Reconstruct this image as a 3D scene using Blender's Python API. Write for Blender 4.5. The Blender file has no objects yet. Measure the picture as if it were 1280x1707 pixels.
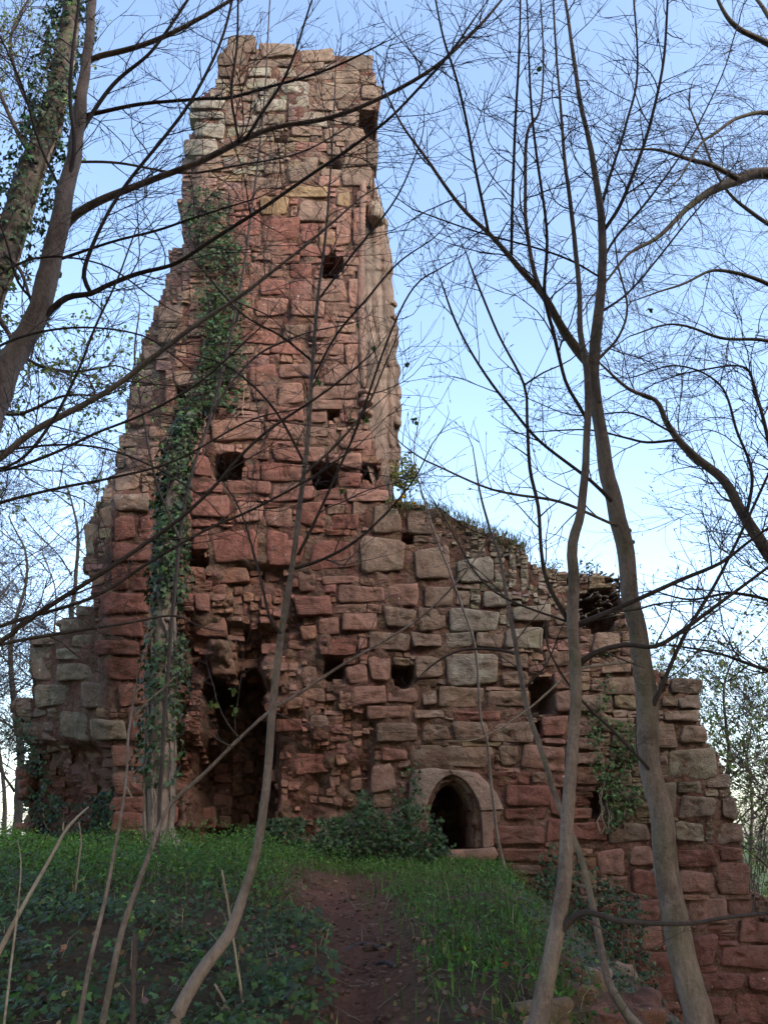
import bpy, math, random
import numpy as np
from mathutils import Vector, Matrix

# ------------------------------------------------------------------ camera, sky, sun, exposure
PITCH, LENS, EYE = math.radians(22), 28.0, 1.6
FPX = 1707 * LENS / 36.0
scene = bpy.context.scene
col = scene.collection
cam_data = bpy.data.cameras.new('camera')
cam_data.sensor_fit = 'VERTICAL'; cam_data.sensor_height = 36.0; cam_data.lens = LENS
cam_data.clip_start = 0.05; cam_data.clip_end = 3000
cam = bpy.data.objects.new('camera', cam_data); col.objects.link(cam)
cam.location = (0, 0, EYE); cam.rotation_euler = (math.pi/2 + PITCH, 0, 0)
scene.camera = cam

SUN_EL, SUN_AZ = math.radians(35), math.radians(136)      # azimuth clockwise from +Y (the view direction)
world = bpy.data.worlds.new('World'); scene.world = world; world.use_nodes = True
wn, wl = world.node_tree.nodes, world.node_tree.links
wn.clear()
sky = wn.new('ShaderNodeTexSky'); sky.sky_type = 'NISHITA'; sky.sun_disc = False
sky.sun_elevation = SUN_EL; sky.sun_rotation = SUN_AZ
sky.air_density = 1.0; sky.dust_density = 2.0; sky.ozone_density = 0.6; sky.altitude = 100
bg = wn.new('ShaderNodeBackground'); bg.inputs['Strength'].default_value = 0.15
wo = wn.new('ShaderNodeOutputWorld')
wl.new(sky.outputs[0], bg.inputs[0]); wl.new(bg.outputs[0], wo.inputs[0])
sd = bpy.data.lights.new('sun', 'SUN'); sd.energy = 0.55; sd.angle = math.radians(25); sd.color = (1.0, 0.93, 0.84)
sun = bpy.data.objects.new('sun', sd); col.objects.link(sun)
sv = Vector((math.sin(SUN_AZ)*math.cos(SUN_EL), math.cos(SUN_AZ)*math.cos(SUN_EL), math.sin(SUN_EL)))
sun.rotation_euler = (-sv).to_track_quat('-Z', 'Y').to_euler(); sun.location = (20, -20, 40)
vs = scene.view_settings
vs.view_transform = 'Standard'; vs.look = 'None'; vs.exposure = 1.9; vs.gamma = 1.0; vs.use_curve_mapping = False

rng = np.random.default_rng(7)
rnd = random.Random(7)

# ------------------------------------------------------------------ numeric helpers
CP, SP = math.cos(PITCH), math.sin(PITCH)
YAW = math.radians(5); WALLY = 13.0
NRM = np.array([math.sin(YAW), -math.cos(YAW), 0.0])          # the ruin's front faces this way
UAX = np.array([math.cos(YAW), math.sin(YAW), 0.0])

def ray(px, py):
    xc = (np.asarray(px, float) - 640) / FPX; yc = (853.5 - np.asarray(py, float)) / FPX
    return np.stack([xc, CP - yc*SP, SP + yc*CP], -1)
def P(px, py, Y):
    d = ray(px, py); t = np.asarray(Y, float) / d[..., 1]
    return d * t[..., None] + np.array([0, 0, EYE])
def W(px, py, off=0.0):
    d = ray(px, py)
    t = (WALLY - np.asarray(off, float)/math.cos(YAW)) / (d[..., 1] - d[..., 0]*math.tan(YAW))
    return d * t[..., None] + np.array([0, 0, EYE])
def project(p):
    p = np.asarray(p, float) - np.array([0, 0, EYE])
    dep = p[..., 1]*CP + p[..., 2]*SP; up = -p[..., 1]*SP + p[..., 2]*CP
    return 640 + FPX*p[..., 0]/dep, 853.5 - FPX*up/dep, dep
def pxsize(px, py, Y):                                          # metres per pixel there
    d = ray(px, py); return (Y/d[..., 1]) / FPX

def _h(ix, iy, iz, s):
    n = (ix*374761393 + iy*668265263 + iz*2147483647 + s*1274126177) & 0xffffffff
    n = ((n ^ (n >> 13)) * 1274126177) & 0xffffffff
    return ((n ^ (n >> 16)) & 0xffff) / 65535.0
def vnoise(p, s=0):
    p = np.asarray(p, float); i = np.floor(p).astype(np.int64); f = p - i; f = f*f*(3-2*f)
    r = 0
    for dx in (0, 1):
        for dy in (0, 1):
            for dz in (0, 1):
                w = (f[..., 0] if dx else 1-f[..., 0])*(f[..., 1] if dy else 1-f[..., 1])*(f[..., 2] if dz else 1-f[..., 2])
                r = r + w*_h(i[..., 0]+dx, i[..., 1]+dy, i[..., 2]+dz, s)
    return r*2-1
def fbm(p, o=4, s=0):
    p = np.asarray(p, float); a, r = 1.0, 0
    for k in range(o): r = r + a*vnoise(p*(2.03**k), s+k*17); a *= .5
    return r
def interp(pts, x): return np.interp(x, [a for a, b in pts], [b for a, b in pts])

# ------------------------------------------------------------------ materials
def newmat(name):
    m = bpy.data.materials.new(name); m.use_nodes = True
    nt = m.node_tree; nt.nodes.clear()
    return m, nt, nt.nodes.new, nt.links.new
def ramp(N, stops, interp_='LINEAR'):
    r = N('ShaderNodeValToRGB'); cr = r.color_ramp; cr.interpolation = interp_
    while len(cr.elements) < len(stops): cr.elements.new(0.5)
    for e, (p, c) in zip(cr.elements, stops):
        e.position = p; e.color = (c, c, c, 1) if not isinstance(c, tuple) else (*c, 1)
    return r
def noise_node(N, L, vec, scale, detail=6, rough=.6, dist=0.0):
    n = N('ShaderNodeTexNoise'); n.inputs['Scale'].default_value = scale; n.inputs['Detail'].default_value = detail
    n.inputs['Roughness'].default_value = rough; n.inputs['Distortion'].default_value = dist
    L(vec, n.inputs['Vector']); return n
def mixc(N, L, a, b, fac, mode='MIX'):
    m = N('ShaderNodeMix'); m.data_type = 'RGBA'; m.blend_type = mode
    for k, v in ((6, a), (7, b), (0, fac)):
        if hasattr(v, 'is_linked'): L(v, m.inputs[k])
        elif isinstance(v, (int, float)): m.inputs[k].default_value = v
        else: m.inputs[k].default_value = (*v, 1)
    return m.outputs[2]
def math_(N, L, op, a, b=0.0):
    m = N('ShaderNodeMath'); m.operation = op; m.use_clamp = False
    for k, v in ((0, a), (1, b)):
        if hasattr(v, 'is_linked'): L(v, m.inputs[k])
        else: m.inputs[k].default_value = v
    return m.outputs[0]

def stain(N, L, geo, c):
    mp2 = N('ShaderNodeMapping'); mp2.inputs['Scale'].default_value = (2.4, 2.4, .32); L(geo.outputs['Position'], mp2.inputs[0])
    run = noise_node(N, L, mp2.outputs[0], 1.3, 6, .6, .4)
    c = mixc(N, L, c, ramp_out(N, L, run, [(.32, (.55, .53, .52)), (.52, (1, 1, 1)), (.75, (1.12, 1.1, 1.08))]), .85, 'MULTIPLY')
    blot = noise_node(N, L, geo.outputs['Position'], .75, 7, .6, .3)
    return mixc(N, L, c, (.17, .125, .095), math_(N, L, 'MULTIPLY', ramp_out(N, L, blot, [(.48, 0.), (.66, 1.)]), .5))
def mat_stone():
    m, nt, N, L = newmat('sandstone')
    geo = N('ShaderNodeNewGeometry'); at = N('ShaderNodeAttribute'); at.attribute_name = 'col'
    oi = N('ShaderNodeObjectInfo'); va = N('ShaderNodeVectorMath'); va.operation = 'SCALE'; va.inputs[0].default_value = (37, 11, 23); L(oi.outputs['Random'], va.inputs['Scale'])
    vb = N('ShaderNodeVectorMath'); vb.operation = 'ADD'; L(geo.outputs['Position'], vb.inputs[0]); L(va.outputs[0], vb.inputs[1])
    mp = N('ShaderNodeMapping'); mp.inputs['Scale'].default_value = (1, 1, 4.5); L(vb.outputs[0], mp.inputs[0])
    cr = N('ShaderNodeCombineXYZ'); L(math_(N, L, 'MULTIPLY', math_(N, L, 'SUBTRACT', oi.outputs['Random'], .5), .9), cr.inputs[1]); L(cr.outputs[0], mp.inputs['Rotation'])
    sstr = ramp(N, [(.25, .15), (.8, 1.)]); rw = N('ShaderNodeTexWhiteNoise'); rw.noise_dimensions = '1D'; L(oi.outputs['Random'], rw.inputs['W']); L(rw.outputs[0], sstr.inputs[0])
    pit = N('ShaderNodeTexVoronoi'); pit.inputs['Scale'].default_value = 24; L(vb.outputs[0], pit.inputs['Vector'])
    strata = noise_node(N, L, mp.outputs[0], 3.2, 8, .65, .6)
    big = noise_node(N, L, geo.outputs['Position'], 1.7, 4, .6)
    mid = noise_node(N, L, geo.outputs['Position'], 9, 8, .65, .4)
    fine = noise_node(N, L, geo.outputs['Position'], 55, 8, .75)
    c = mixc(N, L, at.outputs['Color'], (0.30, 0.15, 0.10), math_(N, L, 'MULTIPLY', ramp_out(N, L, big, [(.45, 0.), (.75, 1.)]), .35))
    c = mixc(N, L, c, ramp_col(N, L, strata, [(.3, (.50, .46, .45)), (.5, (1, 1, 1)), (.72, (1.3, 1.24, 1.18))]), math_(N, L, 'MULTIPLY', sstr.outputs[0], .7), 'MULTIPLY')
    c = mixc(N, L, c, ramp_col(N, L, fine, [(.3, (.6, .58, .56)), (.5, (1, 1, 1)), (.75, (1.3, 1.3, 1.28))]), .8, 'MULTIPLY')
    c = mixc(N, L, c, ramp_col(N, L, mid, [(.3, (.55, .52, .5)), (.55, (1.05, 1.05, 1.05)), (.8, (1.2, 1.15, 1.1))]), .7, 'MULTIPLY')
    c = stain(N, L, geo, c)
    # lichen blotches, amount from the alpha of the stone's own colour
    lic = noise_node(N, L, geo.outputs['Position'], 4.2, 7, .62, .5)
    lf = math_(N, L, 'ADD', lic.outputs[0], math_(N, L, 'SUBTRACT', math_(N, L, 'MULTIPLY', at.outputs['Alpha'], .42), .36))
    lr = ramp(N, [(.40, 0.), (.52, 1.)]); L(lf, lr.inputs[0])
    c = mixc(N, L, c, mixc(N, L, (.33, .30, .235), (.215, .20, .135), ramp_out(N, L, big, [(.4, 0.), (.6, 1.)])), math_(N, L, 'MULTIPLY', lr.outputs[0], .72))
    spk = noise_node(N, L, geo.outputs['Position'], 14, 2, .5)
    c = mixc(N, L, c, (.62, .6, .54), math_(N, L, 'MULTIPLY', ramp_out(N, L, spk, [(.73, 0.), (.76, 1.)]), .6))
    b = N('ShaderNodeBsdfPrincipled'); b.inputs['Roughness'].default_value = .93; b.inputs['Specular IOR Level'].default_value = .15
    L(c, b.inputs['Base Color'])
    h = math_(N, L, 'ADD', math_(N, L, 'ADD', math_(N, L, 'MULTIPLY', math_(N, L, 'MULTIPLY', strata.outputs[0], .75), sstr.outputs[0]), math_(N, L, 'MULTIPLY', ramp_out(N, L, pit, [(.0, 0.), (.28, 1.)]), .18)), math_(N, L, 'ADD', math_(N, L, 'MULTIPLY', mid.outputs[0], .9), math_(N, L, 'MULTIPLY', fine.outputs[0], .22)))
    bp = N('ShaderNodeBump'); bp.inputs['Strength'].default_value = .9; bp.inputs['Distance'].default_value = .05
    L(h, bp.inputs['Height']); L(bp.outputs[0], b.inputs['Normal'])
    o = N('ShaderNodeOutputMaterial'); L(b.outputs[0], o.inputs[0]); return m
def ramp_out(N, L, n, stops):
    r = ramp(N, stops); L(n.outputs[0], r.inputs[0]); return r.outputs[0]
ramp_col = ramp_out

def mat_mortar():
    m, nt, N, L = newmat('mortar_rubble')
    geo = N('ShaderNodeNewGeometry')
    n1 = noise_node(N, L, geo.outputs['Position'], 2.2, 6, .6, .4)
    n2 = noise_node(N, L, geo.outputs['Position'], 16, 8, .7, .5)
    n3 = noise_node(N, L, geo.outputs['Position'], 60, 6, .7)
    vo = N('ShaderNodeTexVoronoi'); vo.inputs['Scale'].default_value = 11; L(geo.outputs['Position'], vo.inputs['Vector'])
    c = mixc(N, L, (.15, .072, .053), (.215, .135, .098), ramp_out(N, L, n1, [(.38, 0.), (.62, 1.)]))
    c = mixc(N, L, c, vo.outputs['Color'], .10, 'OVERLAY')
    c = mixc(N, L, c, ramp_col(N, L, n2, [(.3, (.45, .42, .4)), (.52, (1, 1, 1)), (.75, (1.3, 1.22, 1.15))]), .8, 'MULTIPLY')
    c = mixc(N, L, c, ramp_col(N, L, n3, [(.35, (.7, .7, .7)), (.7, (1.2, 1.2, 1.2))]), .7, 'MULTIPLY')
    c = stain(N, L, geo, c)
    b = N('ShaderNodeBsdfPrincipled'); b.inputs['Roughness'].default_value = .97; b.inputs['Specular IOR Level'].default_value = .08
    L(c, b.inputs['Base Color'])
    h = math_(N, L, 'ADD', math_(N, L, 'MULTIPLY', vo.outputs['Distance'], -.5), math_(N, L, 'ADD', n2.outputs[0], math_(N, L, 'MULTIPLY', n3.outputs[0], .3)))
    bp = N('ShaderNodeBump'); bp.inputs['Strength'].default_value = 1; bp.inputs['Distance'].default_value = .07
    L(h, bp.inputs['Height']); L(bp.outputs[0], b.inputs['Normal'])
    o = N('ShaderNodeOutputMaterial'); L(b.outputs[0], o.inputs[0]); return m

def mat_bark(name, c1, c2, c3, scale=1.0, bump=.02, green=0.0):
    m, nt, N, L = newmat(name)
    geo = N('ShaderNodeNewGeometry')
    mp = N('ShaderNodeMapping'); mp.inputs['Scale'].default_value = (1, 1, .35); L(geo.outputs['Position'], mp.inputs[0])
    n1 = noise_node(N, L, mp.outputs[0], 4*scale, 6, .65, .6)
    n2 = noise_node(N, L, mp.outputs[0], 45*scale, 8, .7)
    ring = N('ShaderNodeMapping'); ring.inputs['Scale'].default_value = (1, 1, 1.5); L(geo.outputs['Position'], ring.inputs[0])
    n3 = noise_node(N, L, ring.outputs[0], 9*scale, 6, .65, .5)
    c = mixc(N, L, c1, c2, ramp_out(N, L, n1, [(.42, 0.), (.58, 1.)]))
    c = mixc(N, L, c, c3, math_(N, L, 'MULTIPLY', ramp_out(N, L, n3, [(.5, 0.), (.72, 1.)]), .45))
    c = mixc(N, L, c, ramp_col(N, L, n2, [(.3, (.55, .55, .55)), (.55, (1, 1, 1)), (.8, (1.25, 1.25, 1.25))]), .8, 'MULTIPLY')
    if green:
        g = noise_node(N, L, geo.outputs['Position'], 3.1, 5, .6)
        c = mixc(N, L, c, (.10, .12, .045), math_(N, L, 'MULTIPLY', ramp_out(N, L, g, [(.5, 0.), (.68, 1.)]), green))
    b = N('ShaderNodeBsdfPrincipled'); b.inputs['Roughness'].default_value = .85; b.inputs['Specular IOR Level'].default_value = .2
    L(c, b.inputs['Base Color'])
    h = math_(N, L, 'ADD', math_(N, L, 'MULTIPLY', n3.outputs[0], .6), math_(N, L, 'MULTIPLY', n2.outputs[0], .45))
    bp = N('ShaderNodeBump'); bp.inputs['Strength'].default_value = .6; bp.inputs['Distance'].default_value = bump
    L(h, bp.inputs['Height']); L(bp.outputs[0], b.inputs['Normal'])
    o = N('ShaderNodeOutputMaterial'); L(b.outputs[0], o.inputs[0]); return m

def mat_leaf(name, rough=.5, trans=.25, spec=.4):
    m, nt, N, L = newmat(name)
    at = N('ShaderNodeAttribute'); at.attribute_name = 'col'
    geo = N('ShaderNodeNewGeometry'); n = noise_node(N, L, geo.outputs['Position'], 40, 3, .5)
    c = mixc(N, L, at.outputs['Color'], ramp_col(N, L, n, [(.3, (.7, .7, .7)), (.7, (1.25, 1.25, 1.25))]), .7, 'MULTIPLY')
    b = N('ShaderNodeBsdfPrincipled'); b.inputs['Roughness'].default_value = rough; b.inputs['Specular IOR Level'].default_value = spec
    L(c, b.inputs['Base Color'])
    t = N('ShaderNodeBsdfTranslucent'); L(c, t.inputs[0])
    mx = N('ShaderNodeMixShader'); mx.inputs[0].default_value = trans
    L(b.outputs[0], mx.inputs[1]); L(t.outputs[0], mx.inputs[2])
    o = N('ShaderNodeOutputMaterial'); L(mx.outputs[0], o.inputs[0]); return m

def mat_ground():
    m, nt, N, L = newmat('soil')
    geo = N('ShaderNodeNewGeometry'); at = N('ShaderNodeAttribute'); at.attribute_name = 'col'
    n1 = noise_node(N, L, geo.outputs['Position'], 3, 8, .65, .3)
    n2 = noise_node(N, L, geo.outputs['Position'], 30, 8, .7, .4)
    n3 = noise_node(N, L, geo.outputs['Position'], 130, 4, .7)
    c = mixc(N, L, at.outputs['Color'], ramp_col(N, L, n1, [(.3, (.6, .58, .55)), (.7, (1.3, 1.25, 1.2))]), .8, 'MULTIPLY')
    c = mixc(N, L, c, ramp_col(N, L, n2, [(.3, (.45, .42, .4)), (.5, (1, 1, 1)), (.75, (1.4, 1.35, 1.3))]), .8, 'MULTIPLY')
    c = mixc(N, L, c, (.30, .20, .14), math_(N, L, 'MULTIPLY', ramp_out(N, L, n3, [(.66, 0.), (.72, 1.)]), .5))
    b = N('ShaderNodeBsdfPrincipled'); b.inputs['Roughness'].default_value = .97; b.inputs['Specular IOR Level'].default_value = .1
    L(c, b.inputs['Base Color'])
    h = math_(N, L, 'ADD', n1.outputs[0], math_(N, L, 'ADD', math_(N, L, 'MULTIPLY', n2.outputs[0], .5), math_(N, L, 'MULTIPLY', n3.outputs[0], .12)))
    bp = N('ShaderNodeBump'); bp.inputs['Strength'].default_value = .9; bp.inputs['Distance'].default_value = .05
    L(h, bp.inputs['Height']); L(bp.outputs[0], b.inputs['Normal'])
    o = N('ShaderNodeOutputMaterial'); L(b.outputs[0], o.inputs[0]); return m

M = dict(
    stone=mat_stone(), mortar=mat_mortar(), ground=mat_ground(),
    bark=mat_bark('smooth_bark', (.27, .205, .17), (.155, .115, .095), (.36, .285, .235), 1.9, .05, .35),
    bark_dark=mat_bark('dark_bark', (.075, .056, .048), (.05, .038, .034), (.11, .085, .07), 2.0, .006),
    bark_grey=mat_bark('grey_bark', (.24, .185, .152), (.15, .115, .096), (.32, .265, .22), 1.8, .02, .3),
    bark_moss=mat_bark('mossy_bark', (.11, .085, .065), (.075, .06, .05), (.16, .13, .10), 1.2, .02, .7),
    dry=mat_bark('dry_wood', (.33, .27, .2), (.24, .18, .13), (.42, .35, .27), 3.0, .004),
    twig=mat_bark('twig_bark', (.11, .08, .07), (.07, .052, .047), (.16, .12, .105), 3.0, .002),
    ivy=mat_leaf('ivy_leaf', .5, .15, .25), grass=mat_leaf('grass_blade', .6, .3, .3), young=mat_leaf('young_leaf', .55, .45, .3),
    litter=mat_leaf('dead_leaf', .8, .1, .2))

# ------------------------------------------------------------------ mesh helpers
class MB:
    def __init__(s): s.v = []; s.f = []; s.c = []; s.n = 0
    def add(s, verts, faces, color=(1, 1, 1, 1)):
        verts = np.asarray(verts, float).reshape(-1, 3); o = s.n
        s.v.append(verts); s.f.extend([tuple(i+o for i in f) for f in faces])
        c = np.asarray(color, float)
        s.c.append(np.broadcast_to(c, (len(verts), 4)) if c.ndim == 1 else c)
        s.n += len(verts)
    def tube(s, pts, rad, sides=6, color=(1, 1, 1, 1), cap=True, wob=0.0):
        pts = np.asarray(pts, float); n = len(pts)
        rad = np.broadcast_to(np.asarray(rad, float), (n,))
        t = np.gradient(pts, axis=0); t /= np.linalg.norm(t, axis=1)[:, None] + 1e-9
        ref = np.array([0.31, 0.87, 0.12]) if abs(t[:, 1]).max() < .93 else np.array([.9, .1, .3])
        a = np.cross(t, ref); a /= np.linalg.norm(a, axis=1)[:, None] + 1e-9
        b = np.cross(t, a)
        an = np.arange(sides)*2*math.pi/sides
        rr = rad[:, None]
        if wob:
            q = pts[:, None, :]*3 + np.stack([np.cos(an), np.sin(an), an*0], -1)[None]*1.1
            rr = rr*(1 + wob*fbm(q, 3, 5))
        v = pts[:, None, :] + rr[..., None]*(np.cos(an)[None, :, None]*a[:, None, :] + np.sin(an)[None, :, None]*b[:, None, :])
        f = []
        for i in range(n-1):
            for k in range(sides):
                k2 = (k+1) % sides
                f.append((i*sides+k, i*sides+k2, (i+1)*sides+k2, (i+1)*sides+k))
        if cap:
            f.append(tuple(range(sides))[::-1]); f.append(tuple((n-1)*sides+k for k in range(sides)))
        s.add(v.reshape(-1, 3), f, color)
    def build(s, name, mat, parent=None, origin=None, smooth=True, kind=None):
        if not s.v: return None
        v = np.concatenate(s.v); c = np.concatenate(s.c)
        if origin is None: origin = np.zeros(3)
        origin = np.asarray(origin, float)
        return mesh_obj(name, v-origin, s.f, c, mat, parent, origin, smooth, kind)
def base_of(parent):
    return np.array(parent.location) if parent is not None else np.zeros(3)
def mesh_obj(name, v, f, c, mat, parent, origin, smooth=True, kind=None):
    me = bpy.data.meshes.new(name)
    v = np.asarray(v, np.float32)
    if isinstance(f, np.ndarray):
        k = f.shape[1]; me.vertices.add(len(v)); me.vertices.foreach_set('co', v.ravel())
        me.loops.add(f.size); me.loops.foreach_set('vertex_index', np.ascontiguousarray(f, np.int32).ravel())
        me.polygons.add(len(f)); me.polygons.foreach_set('loop_start', np.arange(0, f.size, k, dtype=np.int32)); me.update(calc_edges=True)
    else: me.from_pydata(v.tolist(), [], f)
    if c is not None:
        ca = me.color_attributes.new('col', 'FLOAT_COLOR', 'POINT'); ca.data.foreach_set('color', np.ascontiguousarray(c, dtype=np.float32).ravel())
    if smooth: me.polygons.foreach_set('use_smooth', np.ones(len(me.polygons), bool))
    me.materials.append(mat); me.update()
    o = bpy.data.objects.new(name, me); col.objects.link(o)
    org = np.asarray(origin, float)
    if parent is not None:
        o.parent = parent
        p = parent; acc = np.zeros(3)
        while p is not None: acc += np.array(p.location); p = p.parent
        org = org - acc
    o.location = org
    if kind: o['kind'] = kind
    return o
def tag(o, label, cat=None, group=None, kind=None):
    o['label'] = label
    if cat: o['category'] = cat
    if group: o['group'] = group
    if kind: o['kind'] = kind
    return o
def thing(name, loc, label, cat, group=None):
    o = bpy.data.objects.new(name, None); o.empty_display_size = .2; col.objects.link(o)
    o.location = tuple(float(a) for a in loc); return tag(o, label, cat, group)
def spline(pts, step):
    """Catmull-Rom through rows of pts (any columns), resampled about every `step` of the first three columns."""
    p = np.asarray(pts, float); p = np.vstack([2*p[0]-p[1], p, 2*p[-1]-p[-2]]); out = []
    for i in range(1, len(p)-2):
        n = max(2, int(np.linalg.norm(p[i+1, :3]-p[i, :3])/step)+1)
        t = np.linspace(0, 1, n, endpoint=False)[:, None]
        a, b, c_, d = p[i-1], p[i], p[i+1], p[i+2]
        out.append(.5*((2*b)+(-a+c_)*t+(2*a-5*b+4*c_-d)*t*t+(-a+3*b-3*c_+d)*t**3))
    out.append(p[-2][None]); return np.concatenate(out)

# ------------------------------------------------------------------ terrain
PROF_L = [(-40, -2.5), (-8, -.6), (0, 0), (2, .2), (3, .48), (4, .78), (5, .98), (6, 1.12), (8, 1.31), (10, 1.38), (13, 1.32), (16, .9), (24, -1.5), (60, -6), (2000, -12)]
PROF_C = [(-40, -2.5), (-8, -.6), (0, 0), (2, .2), (3, .48), (4, .76), (5, .91), (6, 1.0), (8, 1.07), (10, 1.10), (12, 1.16), (13, 1.2), (16, .9), (24, -1.5), (60, -6), (2000, -12)]
def smooth01(a, b, x):
    t = np.clip((np.asarray(x, float)-a)/(b-a), 0, 1); return t*t*(3-2*t)
def path_x(y): return interp([(0, -.05), (3, -.12), (4.4, -.09), (5.5, -.12), (7, -.25), (9, -.5), (12, -.3)], y)
def path_w(y): return interp([(0, .4), (3, .22), (4.4, .19), (6, .25), (8, .40), (10, .34), (11.5, .12)], y)
def edge_x(y): return np.maximum(.4, .10 + .118*np.asarray(y, float))
def gz(x, y):
    x = np.asarray(x, float); y = np.asarray(y, float)
    l = smooth01(-.4, -1.8, x)
    z = interp(PROF_L, y)*l + interp(PROF_C, y)*(1-l)
    pw = np.exp(-((x-path_x(y))/path_w(y))**2)*smooth01(2, 3.5, y)*(1-smooth01(8.5, 12, y))
    z = z - .13*pw
    dx = x-edge_x(y); drop = np.where(dx > 0, np.minimum(1.1*np.minimum(dx, .3)**2 + .80*np.maximum(dx-.15, 0), 2.7), 0)
    z = z - drop*(1-smooth01(15, 30, y))*smooth01(.5, 3, y)
    far = smooth01(6, 14, np.abs(x)); z = z - far*1.2*(1-smooth01(30, 60, np.abs(y)))*smooth01(13, 16, y)
    q = np.stack([x, y, x*0], -1)
    near = 1-smooth01(14, 40, np.hypot(x, y))
    return z + near*(.05*fbm(q*1.1, 3, 3) + .02*fbm(q*5, 3, 9)) + (1-near)*.8*vnoise(q*.03, 4)
def gn(x, y):
    e = .06; dzx = (gz(x+e, y)-gz(x-e, y))/(2*e); dzy = (gz(x, y+e)-gz(x, y-e))/(2*e)
    n = np.stack([-dzx, -dzy, np.ones_like(dzx)], -1); return n/np.linalg.norm(n, axis=-1)[..., None]
def spread(lo, hi, a, b, fine, growth=1.25):
    r = list(np.arange(a, b, fine)); s = fine; x = a
    while x > lo: s *= growth; x -= s; r.append(x)
    s = fine; x = b
    while x < hi: r.append(x); s *= growth; x += s
    return np.array(sorted(r))
gx = spread(-900, 900, -6, 6, .07); gy = spread(-300, 1500, 1.5, 14, .07)
GX, GY = np.meshgrid(gx, gy); GZ = gz(GX, GY)
nx, ny = len(gx), len(gy)
gi = np.arange(nx*ny).reshape(ny, nx)
gf = np.stack([gi[:-1, :-1], gi[:-1, 1:], gi[1:, 1:], gi[1:, :-1]], -1).reshape(-1, 4)
pth = np.clip(np.exp(-((GX-path_x(GY))/(path_w(GY)*1.15))**2)*1.3, 0, 1)*smooth01(2, 3, GY)*(1-smooth01(9, 12.5, GY))
bankr = smooth01(.15, .6, GX-edge_x(GY))*(1-smooth01(14, 18, GY))
g_soil = np.array([.075, .055, .035]); g_red = np.array([.135, .066, .047]); g_green = np.array([.06, .085, .03])
gc = g_soil + (g_red-g_soil)*np.maximum(pth, .8*bankr)[..., None]
fargr = smooth01(16, 30, np.hypot(GX, GY))[..., None]; gc = gc*(1-fargr) + g_green*fargr
gc = np.concatenate([gc, np.ones_like(gc[..., :1])], -1)
ground = mesh_obj('ground', np.stack([GX, GY, GZ], -1).reshape(-1, 3), gf, gc.reshape(-1, 4), M['ground'], None, (0, 0, 0))
tag(ground, 'sloping red earth bank with a worn path up to the ruin', kind='structure')

# ------------------------------------------------------------------ the ruin: masks over the wall face
CELL = 4
NX, NY = 1320//CELL + 12, 1740//CELL + 2; X0 = -40
CX, CY = np.meshgrid(X0 + (np.arange(NX)+.5)*CELL, (np.arange(NY)+.5)*CELL)
def inside(poly, x=CX, y=CY):
    r = np.zeros(x.shape, bool); n = len(poly)
    for i in range(n):
        (x1, y1), (x2, y2) = poly[i], poly[(i+1) % n]
        if y1 == y2: continue
        c = ((y1 > y) != (y2 > y)) & (x < (x2-x1)*(y-y1)/(y2-y1)+x1); r ^= c
    return r
def blur(m, k):
    m = m.astype(float)
    for _ in range(k):
        p = np.pad(m, 1, mode='edge'); m = (p[:-2, 1:-1]+p[2:, 1:-1]+p[1:-1, :-2]+p[1:-1, 2:]+p[1:-1, 1:-1])/5
    return m
def rect(x0, y0, x1, y1): return (CX > x0) & (CX < x1) & (CY > y0) & (CY < y1)

TOWER = [(150, 1460), (165, 1100), (150, 960), (138, 930), (142, 875), (165, 830), (188, 790), (206, 700), (212, 645), (232, 580), (255, 522), (280, 450),
         (282, 418), (308, 405), (296, 350), (302, 300), (303, 240), (324, 212), (313, 172), (362, 140), (362, 92), (384, 62), (430, 68), (432, 95), (435, 70), (520, 84), (600, 94), (624, 112),
         (637, 152), (634, 190), (606, 214), (628, 236), (630, 275), (622, 300), (602, 350), (597, 480), (597, 640), (612, 700), (622, 720), (652, 830), (618, 850), (600, 890), (600, 960), (560, 975),
         (600, 1070), (585, 1140), (620, 1200), (640, 1260), (668, 1290), (668, 1460)]
WALL = [(600, 890), (618, 846), (652, 830), (728, 846), (780, 872), (868, 905), (888, 940), (950, 955), (1022, 962), (1042, 1005), (1074, 1050), (1082, 1105),
        (1120, 1130), (1170, 1128), (1166, 1185), (1182, 1240), (1200, 1252), (1215, 1312), (1222, 1345), (1240, 1405), (1248, 1482), (1280, 1498), (1330, 1520), (1330, 1735), (860, 1735),
        (830, 1480), (668, 1460), (668, 1290), (640, 1260), (620, 1200), (585, 1140), (600, 1070), (560, 975), (600, 960)]
STUB = [(30, 1460), (22, 1300), (35, 1240), (28, 1200), (16, 1180), (18, 1160), (45, 1158), (42, 1098), (38, 1072), (45, 1052), (95, 1050), (95, 1022), (122, 1022), (124, 1004), (156, 1004), (150, 960), (165, 1100), (150, 1460)]
mT, mW, mS = inside(TOWER), inside(WALL), inside(STUB)
mW &= ~mT; mS &= ~(mT | mW)
REGION = np.where(mT, 1, np.where(mW, 2, np.where(mS, 3, 0)))
HOLES = [(357, 757, 408, 797, .7), (517, 772, 562, 812, .7), (602, 774, 628, 802, .5), (536, 426, 570, 461, .6), (294, 645, 311, 676, .5), (548, 684, 564, 698, .35),
         (604, 672, 618, 690, .3), (657, 1106, 688, 1142, .7), (541, 1096, 573, 1130, .5), (886, 1128, 922, 1192, .5), (455, 226, 480, 240, .4), (598, 182, 624, 212, .6),
         (546, 262, 566, 280, .4), (312, 918, 344, 946, .4), (985, 1318, 1008, 1362, .4), (962, 985, 1030, 1050, .5), (550, 95, 0, 0, 0), (672, 890, 690, 903, .3), (890, 1040, 912, 1062, .3), (888, 1202, 905, 1225, .3)]
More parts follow.
